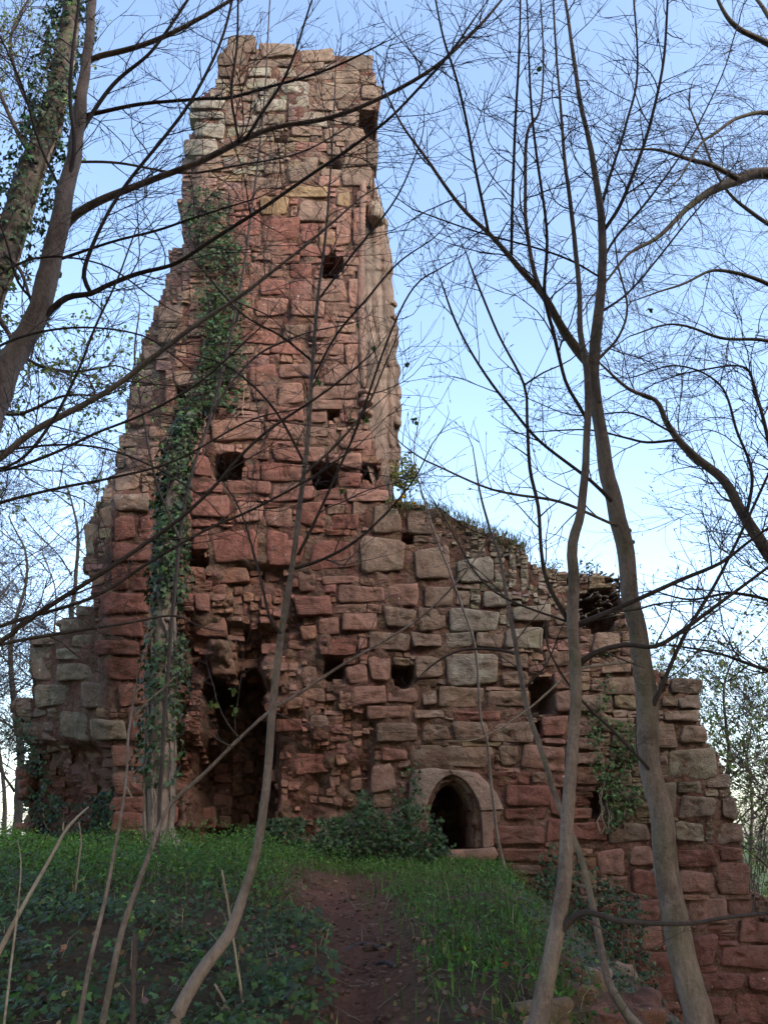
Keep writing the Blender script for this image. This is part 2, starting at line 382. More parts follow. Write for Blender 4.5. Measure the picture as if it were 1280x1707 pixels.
DOOR = [(722, 1470), (720, 1350), (727, 1329), (738, 1313), (752, 1306), (766, 1311), (778, 1326), (785, 1347), (787, 1416), (787, 1470)]
CAVE = [(330, 1150), (350, 1120), (385, 1140), (412, 1105), (446, 1125), (438, 1180), (452, 1230), (440, 1290), (462, 1330), (452, 1410), (300, 1430), (318, 1300), (340, 1210)]
RUBBLE = [(355, 945), (440, 945), (500, 950), (535, 1020), (560, 1090), (580, 1140), (630, 1200), (622, 1270), (610, 1330), (600, 1400), (450, 1400), (450, 1110), (335, 1080), (340, 1020)]
UNDER = [(25, 1238), (186, 1240), (186, 1420), (20, 1420)]
m_cave, m_rub, m_und = inside(CAVE), inside(RUBBLE), inside(UNDER)
m_hole = np.zeros(CX.shape, bool); HD = np.zeros(CX.shape)
for x0, y0, x1, y1, d in HOLES:
    if d:
        qx = (CX-(x0+x1)/2)/((x1-x0)*.48); qy = (CY-(y0+y1)/2)/((y1-y0)*.48)
        r = (np.abs(qx)**3.5+np.abs(qy)**3.5)*(1+.5*vnoise(np.stack([CX/11, CY/11, CX*0], -1), 14)) < 1; m_hole |= r; HD[r] = -d
m_door = inside(DOOR); m_hole |= m_door; HD[m_door] = -2.2
b_cave = blur(m_cave, 14); b_rub = blur(m_rub, 4); b_und = blur(m_und, 5); b_stub = blur(mS, 3)
b_over = blur(inside([(325, 1040), (470, 1050), (470, 1150), (440, 1400), (260, 1420), (255, 1000), (320, 1010)]), 8)

XF = [(60, 362), (230, 338), (420, 330), (520, 300), (640, 285), (740, 262), (830, 200), (900, 186), (1500, 176)]
def smooth_off(px, py):                                        # the face's own shape, metres towards the viewer
    px = np.asarray(px, float); py = np.asarray(py, float)
    xf = interp(XF, py); d = np.where(px < xf, -(xf-px)/100*1.25, 0)
    d = d + .30*smooth01(810, 835, py)*(1-smooth01(250, 262, px))          # the projecting left pilaster
    right = smooth01(590, 640, px)*smooth01(250, 300, py)*(1-smooth01(800, 850, py)); d = d - .12*right
    d = d + .35*smooth01(1380, 1720, py)*smooth01(900, 1050, px)
    ramp_r = smooth01(1140, 1260, px); d = d - .5*ramp_r
    return d
def samp(F, px, py):
    ix = np.clip(((np.asarray(px)-X0)/CELL-.5), 0, NX-1.001); iy = np.clip((np.asarray(py)/CELL-.5), 0, NY-1.001)
    i, j = ix.astype(int), iy.astype(int); fx, fy = ix-i, iy-j
    return F[j, i]*(1-fx)*(1-fy)+F[j, i+1]*fx*(1-fy)+F[j+1, i]*(1-fx)*fy+F[j+1, i+1]*fx*fy
def hollow(px, py, holes=True):                                # hollows, straight back into the wall
    q = np.stack([np.asarray(px)/45., np.asarray(py)/45., np.zeros(np.shape(px))], -1)
    n = fbm(q, 5, 21)
    cv = samp(b_cave, px, py); rb = samp(b_rub, px, py); un = samp(b_und, px, py); ov = samp(b_over, px, py)
    d = -1.7*smooth01(.15, .8, cv+.3*n)*smooth01(.02, .35, cv) - ov*(.24+.36*n) - rb*(.08+.16*n) - un*(.55+.25*n) - .25*samp(b_stub, px, py)
    d = d + .02*n
    if holes: d = d + samp(HD, px, py)
    return d

# core: the mortared mass behind the face stones
vx = X0 + np.arange(NX+1)*CELL; vy = np.arange(NY+1)*CELL
VX, VY = np.meshgrid(vx, vy)
jx = VX + 1.2*vnoise(np.stack([VX/9., VY/9., VX*0], -1), 31); jy = VY + 1.2*vnoise(np.stack([VX/9., VY/9., VX*0+5], -1), 32)
base_pts = W(jx, jy, smooth_off(jx, jy))
pad = np.pad(REGION, 1)
# pull the core in at the outline so that the stones make the edge
eroded = REGION.copy()
solid = REGION > 0
er = solid.copy()
for _ in range(1):
    p_ = np.pad(er, 1, constant_values=True); er = er & p_[:-2, 1:-1] & p_[2:, 1:-1] & p_[1:-1, :-2] & p_[1:-1, 2:]
eroded[~er] = 0
core_front = base_pts + NRM*(hollow(VX, VY)-.016 + .032*fbm(np.stack([VX/17., VY/17., VX*0], -1), 4, 40))[..., None]
def core(region, thick, name, parent):
    cells = eroded == region; anyc = eroded > 0
    back = base_pts - NRM*thick + .12*np.stack([fbm(np.stack([VX/30., VY/30., VX*0+k], -1), 3, 60+k) for k in range(3)], -1)
    used = np.zeros((NY+1, NX+1), bool)
    J, I = np.nonzero(cells)
    for dj in (0, 1):
        for di in (0, 1): used[J+dj, I+di] = True
    idx = -np.ones(used.shape, int); n = used.sum(); idx[used] = np.arange(n)
    rowsn = 3
    layers = [core_front[used]]
    for k in range(1, rowsn+1):
        t = k/rowsn; b0 = base_pts[used] - NRM*.12
        pk = b0*(1-t) + back[used]*t
        pk = pk + .10*np.stack([fbm(pk*2.3+7*k, 3, 80+c_) for c_ in range(3)], -1)*(1 if k < rowsn else .3)
        layers.append(pk)
    v = np.concatenate(layers)
    a, b, c_, d = idx[J, I], idx[J, I+1], idx[J+1, I+1], idx[J+1, I]
    f = [np.stack([a, d, c_, b], -1), np.stack([a, b, c_, d], -1)+rowsn*n]
    ap = np.pad(anyc, 1)
    for (oj, oi, e1, e2) in ((-1, 0, (0, 0), (0, 1)), (1, 0, (1, 1), (1, 0)), (0, -1, (1, 0), (0, 0)), (0, 1, (0, 1), (1, 1))):
        sel = ~ap[J+1+oj, I+1+oi]
        p1 = idx[J[sel]+e1[0], I[sel]+e1[1]]; p2 = idx[J[sel]+e2[0], I[sel]+e2[1]]
        for k in range(rowsn):
            f.append(np.stack([p1+k*n, p2+k*n, p2+(k+1)*n, p1+(k+1)*n], -1))
    o = mesh_obj(name, v-base_of(parent), np.concatenate(f), None, M['mortar'], parent, base_of(parent), True)
    return o
tower = thing('ruined_tower', W(400, 1400) - NRM*1.2, 'tall broken red sandstone tower with a ragged top and a dark hollow at its foot', 'tower')
wall = thing('ruined_wall', W(900, 1500) - NRM*.8, 'ruined wall of big weathered blocks with a small arched doorway, right of the tower', 'wall')
stub = thing('ruined_wall', W(95, 1400) - NRM*.6, 'low stepped stub of lichened blocks jutting out at the far left of the tower', 'wall')
tower.location.z = float(gz(tower.location.x, tower.location.y)); wall.location.z = float(gz(wall.location.x, wall.location.y)); stub.location.z = float(gz(stub.location.x, stub.location.y))
OWNER = {1: tower, 2: wall, 3: stub}
core(1, 3.0, 'core', tower); core(2, 2.6, 'core', wall); core(3, 1.6, 'core', stub)

# ------------------------------------------------------------------ face stones
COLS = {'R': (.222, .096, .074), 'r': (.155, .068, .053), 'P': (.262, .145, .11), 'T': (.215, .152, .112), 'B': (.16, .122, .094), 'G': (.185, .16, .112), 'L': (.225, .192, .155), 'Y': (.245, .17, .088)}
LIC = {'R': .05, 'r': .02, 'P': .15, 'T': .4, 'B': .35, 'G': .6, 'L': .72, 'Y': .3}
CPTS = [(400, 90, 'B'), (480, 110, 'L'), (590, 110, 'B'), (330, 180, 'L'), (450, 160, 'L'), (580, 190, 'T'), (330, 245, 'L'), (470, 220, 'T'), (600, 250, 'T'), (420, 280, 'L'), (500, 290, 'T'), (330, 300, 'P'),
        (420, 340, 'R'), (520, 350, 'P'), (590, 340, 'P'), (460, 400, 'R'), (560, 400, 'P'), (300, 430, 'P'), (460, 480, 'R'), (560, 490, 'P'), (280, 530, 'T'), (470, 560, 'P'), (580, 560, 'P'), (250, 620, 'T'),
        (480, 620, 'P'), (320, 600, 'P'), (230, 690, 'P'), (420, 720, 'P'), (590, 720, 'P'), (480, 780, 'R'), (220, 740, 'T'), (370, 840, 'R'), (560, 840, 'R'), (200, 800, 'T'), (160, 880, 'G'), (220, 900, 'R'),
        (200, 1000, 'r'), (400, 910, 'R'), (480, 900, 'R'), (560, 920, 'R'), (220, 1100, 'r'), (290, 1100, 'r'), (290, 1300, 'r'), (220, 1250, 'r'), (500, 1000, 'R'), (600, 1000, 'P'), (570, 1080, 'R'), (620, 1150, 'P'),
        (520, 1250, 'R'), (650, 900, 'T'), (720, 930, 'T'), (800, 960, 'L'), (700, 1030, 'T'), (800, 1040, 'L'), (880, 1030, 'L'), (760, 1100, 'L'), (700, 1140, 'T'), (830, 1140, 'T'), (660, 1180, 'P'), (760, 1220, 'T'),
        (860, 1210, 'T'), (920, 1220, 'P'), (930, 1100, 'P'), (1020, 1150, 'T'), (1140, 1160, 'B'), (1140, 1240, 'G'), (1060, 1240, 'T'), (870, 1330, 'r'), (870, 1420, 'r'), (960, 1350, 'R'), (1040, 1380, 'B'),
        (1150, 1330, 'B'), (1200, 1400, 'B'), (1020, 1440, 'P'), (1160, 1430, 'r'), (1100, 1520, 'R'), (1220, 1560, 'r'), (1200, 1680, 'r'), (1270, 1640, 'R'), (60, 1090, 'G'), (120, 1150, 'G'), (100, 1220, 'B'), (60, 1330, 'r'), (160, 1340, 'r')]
cpx = np.array([[a, b] for a, b, c_ in CPTS], float); cpc = np.array([COLS[c_]+(LIC[c_],) for a, b, c_ in CPTS])
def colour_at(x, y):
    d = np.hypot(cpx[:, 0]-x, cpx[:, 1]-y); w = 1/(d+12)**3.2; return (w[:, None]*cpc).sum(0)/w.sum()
STONES = """B 377 62 428 92;T 433 71 496 98;T 498 81 560 105;B 562 93 622 122;B 363 91 414 112;B 415 98 490 112;T 490 106 540 116;B 363 113 385 130;B 386 112 410 142;L 414 113 454 129;L 455 113 497 128
B 498 117 555 136;T 556 118 600 141;T 601 123 625 143;L 410 130 464 151;L 466 133 515 158;T 523 138 599 165;T 601 145 636 167;L 315 166 377 185;L 314 186 375 198;T 379 151 430 168;L 426 167 480 190;T 376 170 395 210
L 325 206 375 229;L 305 230 366 262;L 481 160 515 180;T 515 167 560 185;T 561 168 632 182;T 548 186 598 212;L 500 186 546 212;T 484 213 538 228;T 540 213 607 235;T 575 236 612 255;B 612 237 630 278;T 572 256 611 277
R 490 234 545 252;T 440 236 475 256;T 500 260 530 281;Y 370 245 405 262;T 405 247 440 262;T 475 276 526 305;T 535 281 575 293;P 530 294 566 313;T 568 279 624 312;Y 375 290 415 305;T 416 295 474 316;Y 475 308 546 329
Y 560 318 586 343;R 380 315 425 350;Y 430 326 482 362;R 483 330 497 343;T 498 330 550 372;P 588 313 620 346;R 390 360 436 396;R 437 365 499 401;R 500 370 531 408;R 450 402 500 428;R 501 409 550 430;P 558 346 586 410;P 588 347 602 410
P 415 440 449 461;P 450 440 479 461;R 480 438 522 463;R 430 462 484 496;R 484 465 519 503;P 522 464 580 503;P 581 464 598 512;P 425 498 482 528;P 484 504 540 531;P 541 505 590 521;P 430 531 470 546;T 471 540 513 566
P 514 541 561 568;R 400 550 462 573;P 430 575 451 591;R 452 571 503 593;P 519 575 572 591;P 576 572 598 612;P 462 606 533 633;P 535 606 598 641;R 415 610 461 640;T 265 510 314 541;T 240 575 291 601;T 230 615 276 641
T 288 615 338 645;T 310 545 336 563;T 215 642 271 676;P 275 640 292 676;P 311 655 334 681;R 208 681 269 713;T 195 722 246 746;R 420 642 459 671;P 460 635 510 676;P 512 643 598 668;P 514 669 600 683;R 445 677 508 701
R 509 684 547 706;R 566 686 602 706;P 352 702 441 738;P 443 704 512 736;P 546 708 560 746;P 562 716 624 751;P 340 739 391 757;P 408 746 452 769;R 455 744 545 771;P 564 752 602 786;R 320 760 356 796;R 410 770 434 801
R 435 771 513 808;R 564 796 602 813;R 320 800 373 822;R 374 800 450 826;R 452 812 527 837;R 530 814 572 833;P 576 816 650 838;T 187 820 256 857;R 187 858 230 902;R 231 859 258 881;R 231 882 258 903;r 180 903 256 941
r 182 942 218 986;r 219 942 250 961;r 219 962 247 986;R 168 987 246 1024;G 140 872 164 926;T 165 846 188 880;T 192 785 236 819;R 318 827 386 863;P 389 836 440 876;P 441 843 487 878;T 546 840 576 857;T 586 838 617 861
R 550 859 600 882;R 498 840 544 878;R 320 880 351 918;R 352 880 440 938;R 441 884 511 946;R 517 892 597 956;P 495 950 526 986;P 535 960 600 974;P 562 976 641 1006;P 556 1007 611 1021;P 612 1008 637 1022;R 490 989 552 1026
R 325 985 350 1019;R 316 1021 376 1056;G 122 1005 156 1022;G 95 1023 153 1049;T 46 1052 111 1070;G 114 1052 163 1074;G 38 1073 85 1096;G 87 1073 158 1098;T 44 1098 84 1131;G 85 1099 169 1133;G 48 1134 129 1176;B 131 1134 196 1179
B 18 1160 47 1181;G 87 1179 152 1234;G 153 1195 213 1236;B 30 1200 62 1226;r 168 1026 242 1065;r 161 1066 236 1097;r 171 1098 242 1133;r 199 1137 251 1179;r 216 1181 251 1240;r 188 1242 246 1278;r 186 1282 246 1325;r 184 1328 240 1352;r 186 1354 241 1392
R 304 1340 347 1386;P 566 1023 633 1055;P 532 1028 566 1058;R 530 1060 596 1097;P 598 1062 613 1082;T 614 1054 683 1086;P 613 1088 656 1134;P 575 1107 612 1137;P 586 1138 644 1176;P 646 1144 701 1176;P 612 1178 686 1200;T 624 1202 702 1242
R 636 1244 682 1268;P 617 1271 662 1322;T 518 1190 549 1218;R 458 1197 505 1218;R 487 1253 550 1290;R 585 1246 602 1260;R 603 1248 618 1262;T 620 846 672 889;B 674 849 722 893;T 600 889 679 962;T 681 906 757 971;L 762 930 822 971
T 690 895 715 905;P 643 974 703 1011;T 705 974 757 1013;T 758 984 785 1013;T 770 973 800 983;L 800 984 852 1013;L 743 1014 831 1053;T 638 1012 694 1051;T 696 1014 741 1053;L 854 1008 922 1041;T 685 1055 738 1079;L 740 1055 790 1081;T 791 1056 838 1081
L 840 1044 904 1081;T 690 1084 741 1131;L 743 1084 832 1143;T 833 1086 880 1115;T 834 1118 880 1144;T 702 1148 728 1178;T 730 1145 806 1178;T 807 1152 884 1182;T 690 1181 740 1198;R 755 1185 832 1200;T 836 1184 886 1199;T 704 1205 751 1237
T 753 1201 813 1237;T 815 1204 887 1237;T 684 1243 824 1280;T 833 1243 868 1278;P 870 1240 942 1285;R 826 1286 883 1308;r 842 1310 913 1344;r 842 1346 911 1368;T 885 1288 914 1306;r 808 1370 907 1411;r 826 1413 911 1438;B 858 1440 902 1458
R 909 1364 936 1402;R 915 1310 936 1358;T 908 1086 952 1114;P 924 1118 960 1149;P 925 1151 962 1188;R 905 1190 945 1226;T 985 1052 1036 1092;T 1000 1094 1052 1124;T 1004 1126 1060 1156;B 1116 1130 1168 1156;B 1130 1158 1167 1182
T 1104 1184 1166 1204;T 962 1156 1004 1190;T 998 1194 1058 1221;T 1092 1204 1126 1246;T 1131 1207 1176 1244;G 1110 1247 1199 1300;G 1128 1302 1168 1323;G 1100 1301 1127 1361;B 1172 1290 1216 1314;B 1130 1326 1195 1366;B 1197 1330 1230 1366
B 1012 1371 1082 1406;G 1124 1369 1177 1406;B 1186 1368 1240 1409;P 1010 1335 1040 1362;R 938 1366 1008 1406;P 995 1413 1048 1461;P 1050 1411 1088 1448;r 1124 1413 1195 1448;r 1197 1411 1238 1437;R 1048 1452 1102 1498;P 1128 1450 1190 1492
r 1192 1440 1247 1492;R 1055 1501 1102 1536;P 1142 1500 1212 1542;r 1150 1556 1194 1613;r 1196 1577 1290 1616;R 1228 1534 1290 1575;P 1065 1545 1104 1582;r 1165 1618 1240 1654;r 1242 1618 1300 1656;r 1150 1656 1220 1700;r 1222 1658 1300 1704
r 1060 1584 1120 1622;r 1050 1624 1130 1668""".replace('\n', ';').split(';')
occ = (REGION == 0) | m_hole
DOORBOX = inside([(676, 1284), (806, 1284), (842, 1330), (842, 1372), (806, 1376), (826, 1416), (826, 1440), (735, 1440), (735, 1470), (676, 1470)])
occ |= DOORBOX
stones = []     # (x0, y0, x1, y1, colour, region)
def cellspan(x0, y0, x1, y1):
    return slice(max(0, int((y0)/CELL+.5)), max(1, int((y1)/CELL+.5))), slice(max(0, int((x0-X0)/CELL+.5)), max(1, int((x1-X0)/CELL+.5)))
for s in STONES:
    a = s.split(); c_ = a[0]; x0, y0, x1, y1 = map(float, a[1:])
    sl = cellspan(x0, y0, x1, y1)
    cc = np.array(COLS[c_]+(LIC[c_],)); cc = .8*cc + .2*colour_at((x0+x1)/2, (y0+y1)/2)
    rg = REGION[sl]; rg = rg[rg > 0]
    region = int(np.bincount(rg).argmax()) if len(rg) else 1
    occ[sl] = True; stones.append((x0, y0, x1, y1, cc, region))
r2 = random.Random(11)
for j in range(NY):
    for i in range(NX):
        if occ[j, i]: continue
        reg = REGION[j, i]; rub = b_rub[j, i] > .5; x, y = X0+i*CELL, j*CELL
        sc_ = interp([(60, .65), (400, .8), (900, 1.0), (1700, 1.25)], y)
        if rub:
            w, h = r2.choice([3, 4, 4, 5, 6, 8, 11]), r2.choice([3, 3, 4, 5, 6])
            skip = r2.random() < .34
        elif m_cave[j, i]:
            w, h = r2.randint(4, 11), r2.randint(4, 9); skip = r2.random() < .4
        elif m_und[j, i]:
            w, h = r2.randint(3, 9), r2.randint(2, 6); skip = r2.random() < .3
        else:
            w, h = int(r2.choice([4, 6, 9, 11, 13, 16])*sc_), int(r2.choice([3, 5, 6, 8, 9])*sc_); skip = False
        w = max(w, 2); h = max(h, 2)
        k = 0
        while k < w and i+k < NX and not occ[j, i+k] and REGION[j, i+k] == reg: k += 1
        w = k; k = 1; h = min(h, max(2, int(w*(1.1 if rub or m_cave[j, i] else .7))))
        while k < h and j+k < NY and not occ[j+k, i:i+w].any() and (REGION[j+k, i:i+w] == reg).all(): k += 1
        h = k; occ[j:j+h, i:i+w] = True
        if skip or w < 2 or h < 2 or (w < 3 and h < 3 and r2.random() < .5): continue
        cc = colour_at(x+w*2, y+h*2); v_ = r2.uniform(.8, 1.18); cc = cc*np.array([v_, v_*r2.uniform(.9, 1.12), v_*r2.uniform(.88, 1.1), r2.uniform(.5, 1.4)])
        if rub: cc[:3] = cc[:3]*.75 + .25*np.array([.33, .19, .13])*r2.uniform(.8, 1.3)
        stones.append((x, y, x+w*CELL, y+h*CELL, cc, int(reg)))

def stone_mesh(x0, y0, x1, y1, rr):
    """A rough-hewn block on the wall face between pixel bounds: rings of a rounded outline, pulled out and roughened."""
    w, h = x1-x0, y1-y0; big = max(w, h)
    gap = -.3 if big < 24 else -.4
    x0, x1, y0, y1 = x0+gap, x1-gap, y0+gap, y1-gap; w, h = x1-x0, y1-y0
    cx, cy = (x0+x1)/2, (y0+y1)/2
    n = 10 if big < 20 else (16 if big < 45 else 22)
    j = min(w, h)*.2
    quad = np.array([[x0+rr.uniform(-.3, 1)*j, y0+rr.uniform(-.3, 1)*j], [x1-rr.uniform(-.3, 1)*j, y0+rr.uniform(-.3, 1)*j], [x1-rr.uniform(-.3, 1)*j, y1-rr.uniform(-.3, 1)*j], [x0+rr.uniform(-.3, 1)*j, y1-rr.uniform(-.3, 1)*j]])
    ns = (1, 1) if big < 20 else ((2, 1) if big < 45 else (4, 2))
    if h > w: ns = ns[::-1]
    uu, vv_ = [], []; C4 = [(-1, -1), (1, -1), (1, 1), (-1, 1)]
    for k in range(4):
        (ax, ay), (bx, by) = C4[k], C4[(k+1) % 4]; m_ = ns[k % 2]
        c0 = rr.uniform(.05, .16) if rr.random() < .8 else rr.uniform(.2, .45); ch = c0*min(w, h)/(w if k % 2 == 0 else h); c1 = rr.uniform(.05, .16)*min(w, h)/(w if k % 2 == 0 else h)
        for t in [ch]+[ch+(1-ch-c1)*(q+1)/(m_+1) for q in range(m_)]+[1-c1]: uu.append(ax+(bx-ax)*t); vv_.append(ay+(by-ay)*t)
    u, v = np.array(uu), np.array(vv_); n = len(u)
    def bil(u, v):
        a, b = (u+1)/2, (v+1)/2
        return (quad[0]*(1-a)[:, None]*(1-b)[:, None]+quad[1]*a[:, None]*(1-b)[:, None]+quad[2]*a[:, None]*b[:, None]+quad[3]*(1-a)[:, None]*b[:, None])
    off0 = smooth_off(cx, cy); tiltx, tilty = rr.gauss(0, .012), rr.gauss(0, .014)
    hol = float(hollow(np.array(cx), np.array(cy), False)); sd_ = rr.randrange(9999)
    proud = rr.uniform(-.012, .014) + (rr.uniform(0, .03) if big > 40 and rr.random() < .3 else 0)
    m_px = 13.5/FPX
    bul = min(.035, min(w, h)*m_px*rr.uniform(.05, .12))
    pts, faces = [], []
    rings = [(1., -.34, 0.), (1.0, .0, .012), (.98, .55, .012), (.88, .85, .022), (.64, 1.0, .030), (.3, .95, .034)]
    lim = .06 if big > 30 else .03
    for q, (s, o_, amp) in enumerate(rings):
        g = bil(u*s, v*s)
        wob = 1.5*vnoise(np.stack([g[:, 0]/14, g[:, 1]/14, np.full(n, sd_*.37)], -1), 3)*(1 if big > 18 else .5)
        g = g + wob[:, None]*np.array([.7, .9])
        base = W(g[:, 0], g[:, 1], smooth_off(g[:, 0], g[:, 1])*.6+off0*.4)
        o = (o_*min(bul, .10) if q else -.34) + proud + hol + tiltx*u*s + tilty*v*s
        nz = fbm(np.stack([g[:, 0]/13, g[:, 1]/9, np.full(n, sd_*.71)], -1), 3, 9); o = o + amp*(nz-nz.mean())
        pts.append(base + NRM*np.broadcast_to(o, (n,))[:, None])
    ctr = W(np.array([cx]), np.array([cy]), np.array([off0])) + NRM*(1.05*min(bul, .10)+proud+hol+rr.gauss(0, .012))
    v3 = np.concatenate(pts+[ctr])
    for q in range(len(rings)-1):
        for k_ in range(n):
            k2 = (k_+1) % n; faces.append((q*n+k_, (q+1)*n+k_, (q+1)*n+k2, q*n+k2))
    last = (len(rings)-1)*n
    for k_ in range(n): faces.append((last+k_, len(v3)-1, last+(k_+1) % n))
    return v3, faces
r3 = random.Random(5)
loose = {1: MB(), 2: MB(), 3: MB()}
for reg in (1, 2, 3):
    mine = sorted([s for s in stones if s[5] == reg], key=lambda s: -(s[2]-s[0])*(s[3]-s[1]))
    for q, (x0, y0, x1, y1, cc, _) in enumerate(mine):
        v3, fc = stone_mesh(x0, y0, x1, y1, r3)
        vv = r3.uniform(.9, 1.1); c4 = np.array([*(cc[:3]*vv), min(1, cc[3])])
        if q < 300 and (x1-x0)*(y1-y0) > 190:
            o = v3.mean(0); ob = mesh_obj('stone', v3-o, fc, np.broadcast_to(c4, (len(v3), 4)), M['stone'], OWNER[reg], o)
            sm = np.ones(len(fc), bool); sm[:(len(v3)-1)//6] = False; ob.data.polygons.foreach_set('use_smooth', sm)
        else: loose[reg].add(v3, fc, c4)
# broken masonry along the thickness of the walls, seen from the side
def lump(mb, c, size, rr, color, n=8, m_=5, rough=.22):
    pts = []
    R = Matrix.Rotation(rr.uniform(-.3, .3), 3, 'X') @ Matrix.Rotation(rr.uniform(-.5, .5), 3, 'Z')
    R = np.array(R)
    for a in range(m_):
        th = math.pi*(a/(m_-1)); z = math.copysign(abs(math.cos(th))**.45, math.cos(th)); r = max(math.sin(th), .02)**.45
        for b in range(n):
            ph = 2*math.pi*(b+.5)/n; cx, cy = math.cos(ph), math.sin(ph); k = max(abs(cx), abs(cy))**-.7
            pts.append([cx*k*r*size[0], cy*k*r*size[1], z*size[2]])
    p = np.array(pts); p = p*(1+rough*fbm(p/max(size)*1.1+rr.uniform(0, 99), 3, 7))[:, None]
    p = p @ R.T + c
    f = [(a*n+b, a*n+(b+1) % n, (a+1)*n+(b+1) % n, (a+1)*n+b) for a in range(m_-1) for b in range(n)]
    f += [tuple(range(n))[::-1], tuple((m_-1)*n+b for b in range(n))]
    mb.add(p, f, color)
for reg, thick in ((1, 2.8), (2, 1.8), (3, 1.4)):
    J, I = np.nonzero((eroded == reg)); ap = np.pad(eroded > 0, 1)
    edge = ~ap[J, I+1] | ~ap[J+2, I+1] | ~ap[J+1, I] | ~ap[J+1, I+2]
    J, I = J[edge], I[edge]
    for q in r3.sample(range(len(J)), min(len(J), 260 if reg == 1 else 160)):
        x, y = X0+I[q]*CELL, J[q]*CELL
        if y > 1400: continue
        d = r3.uniform(.35, thick)
        c = W(x, y, smooth_off(x, y)) - NRM*d; cc = colour_at(x, y)*r3.uniform(.8, 1.2)
        # centre the lump a little inside the outline
        lump(loose[reg], c + UAX*(.06 if x < 400 else -.08)*(1 if reg != 2 else 1) + np.array([0, 0, -.06]), (r3.uniform(.1, .24), r3.uniform(.1, .25), r3.uniform(.06, .13)), r3, (*cc[:3], min(1, cc[3])))
for reg in (1, 2, 3):
    loose[reg].build('rubble_infill', M['stone'], OWNER[reg], base_of(OWNER[reg]), kind='stuff')

# ------------------------------------------------------------------ arched doorway (dressed surround)
ARCH_IN = [(721, 1418), (720, 1385), (719, 1352), (723, 1338), (729, 1325), (737, 1314), (745, 1308), (752, 1306), (760, 1308), (768, 1314), (776, 1325), (782, 1338), (786, 1352), (787, 1385), (787, 1414)]
ARCH_MID = [(710, 1418), (709, 1385), (709, 1350), (713, 1333), (720, 1317), (729, 1304), (740, 1295), (752, 1291), (765, 1295), (777, 1304), (788, 1319), (796, 1335), (801, 1352), (803, 1385), (804, 1414)]
ARCH_OUT = [(678, 1418), (678, 1390), (680, 1364), (681, 1330), (683, 1300), (690, 1284), (720, 1280), (748, 1284), (775, 1285), (795, 1289), (812, 1305), (828, 1324), (838, 1350), (820, 1385), (822, 1412)]
def arch_piece(i0, i1, name, colr):
    mb = MB(); n = i1-i0+1
    I = np.array(ARCH_IN[i0:i1+1], float); Mi = np.array(ARCH_MID[i0:i1+1], float); O = np.array(ARCH_OUT[i0:i1+1], float)
    def dens(A):
        t = np.arange(len(A)); tt = np.linspace(.05, len(A)-1.05, (len(A)-1)*3+1); return np.stack([np.interp(tt, t, A[:, 0]), np.interp(tt, t, A[:, 1])], -1)
    I, Mi, O = dens(I), dens(Mi), dens(O); n = len(I)
    strips = [[(O, -.32), (O, .05)], [(O, .05), (O*.95+Mi*.05, .07), (O*.5+Mi*.5, .078), (Mi, .07)], [(Mi, .07), (Mi*.9+I*.1, -.03)], [(Mi*.9+I*.1, -.03), (Mi*.45+I*.55, -.045)], [(Mi*.45+I*.55, -.045), (Mi*.25+I*.75, -.12)], [(Mi*.25+I*.75, -.12), (I, -.16), (I, -.6)]]
    for rows in strips:
        v = np.concatenate([W(a_[:, 0], a_[:, 1]) + NRM*(d+.010*fbm(np.stack([a_[:, 0]/9, a_[:, 1]/9, a_[:, 0]*0+3], -1), 3, 2))[:, None] for a_, d in rows])
        f = [(r*n+k, r*n+k+1, (r+1)*n+k+1, (r+1)*n+k) for r in range(len(rows)-1) for k in range(n-1)]
        mb.add(v, f, colr)
    allp = [r for st_ in strips for r in st_]
    for k in (0, n-1): mb.add(np.array([W(a_[k, 0], a_[k, 1])+NRM*d for a_, d in allp]), [tuple(range(len(allp)))], colr)
    v = np.concatenate(mb.v)
    o = mb.build(name, M['stone'], surround, v.mean(0)); return o
surround = mesh_obj('door_surround', (W(np.array([735, 826, 826, 735.]), np.array([1417, 1415, 1436, 1440.]))-base_of(wall)), [(0, 1, 2, 3)], None, M['mortar'], wall, base_of(wall))
bpy.data.objects.remove(surround); 
sill = MB()
g = np.array([[735, 1419], [760, 1416], [790, 1415], [822, 1412], [828, 1424], [820, 1436], [780, 1442], [738, 1444]], float)
ring0 = W(g[:, 0], g[:, 1]); cen = g.mean(0)
sv_ = np.concatenate([ring0 - NRM*.5, ring0 + NRM*.10, W(g[:, 0]*.88+cen[0]*.12, g[:, 1]*.85+cen[1]*.15)+NRM*.14, W(cen[None, 0], cen[None, 1])+NRM*.15])
sf = [(q*8+k, (q+1)*8+k, (q+1)*8+(k+1) % 8, q*8+(k+1) % 8) for q in (0, 1) for k in range(8)] + [(16+k, 24, 16+(k+1) % 8) for k in range(8)] + [tuple(range(8))]
sill.add(sv_, sf, (.25, .15, .11, .2)); surround = sill.build('door_surround', M['stone'], wall, sv_.mean(0))
surround['label'] = 'dressed stone arch and worn sill around the dark doorway'
arch_piece(0, 2, 'jamb_stone', (.21, .15, .12, .15)); arch_piece(2, 7, 'arch_stone', (.255, .195, .158, .2)); arch_piece(7, 12, 'arch_stone', (.245, .18, .145, .2)); arch_piece(12, 14, 'jamb_stone', (.22, .14, .11, .05))

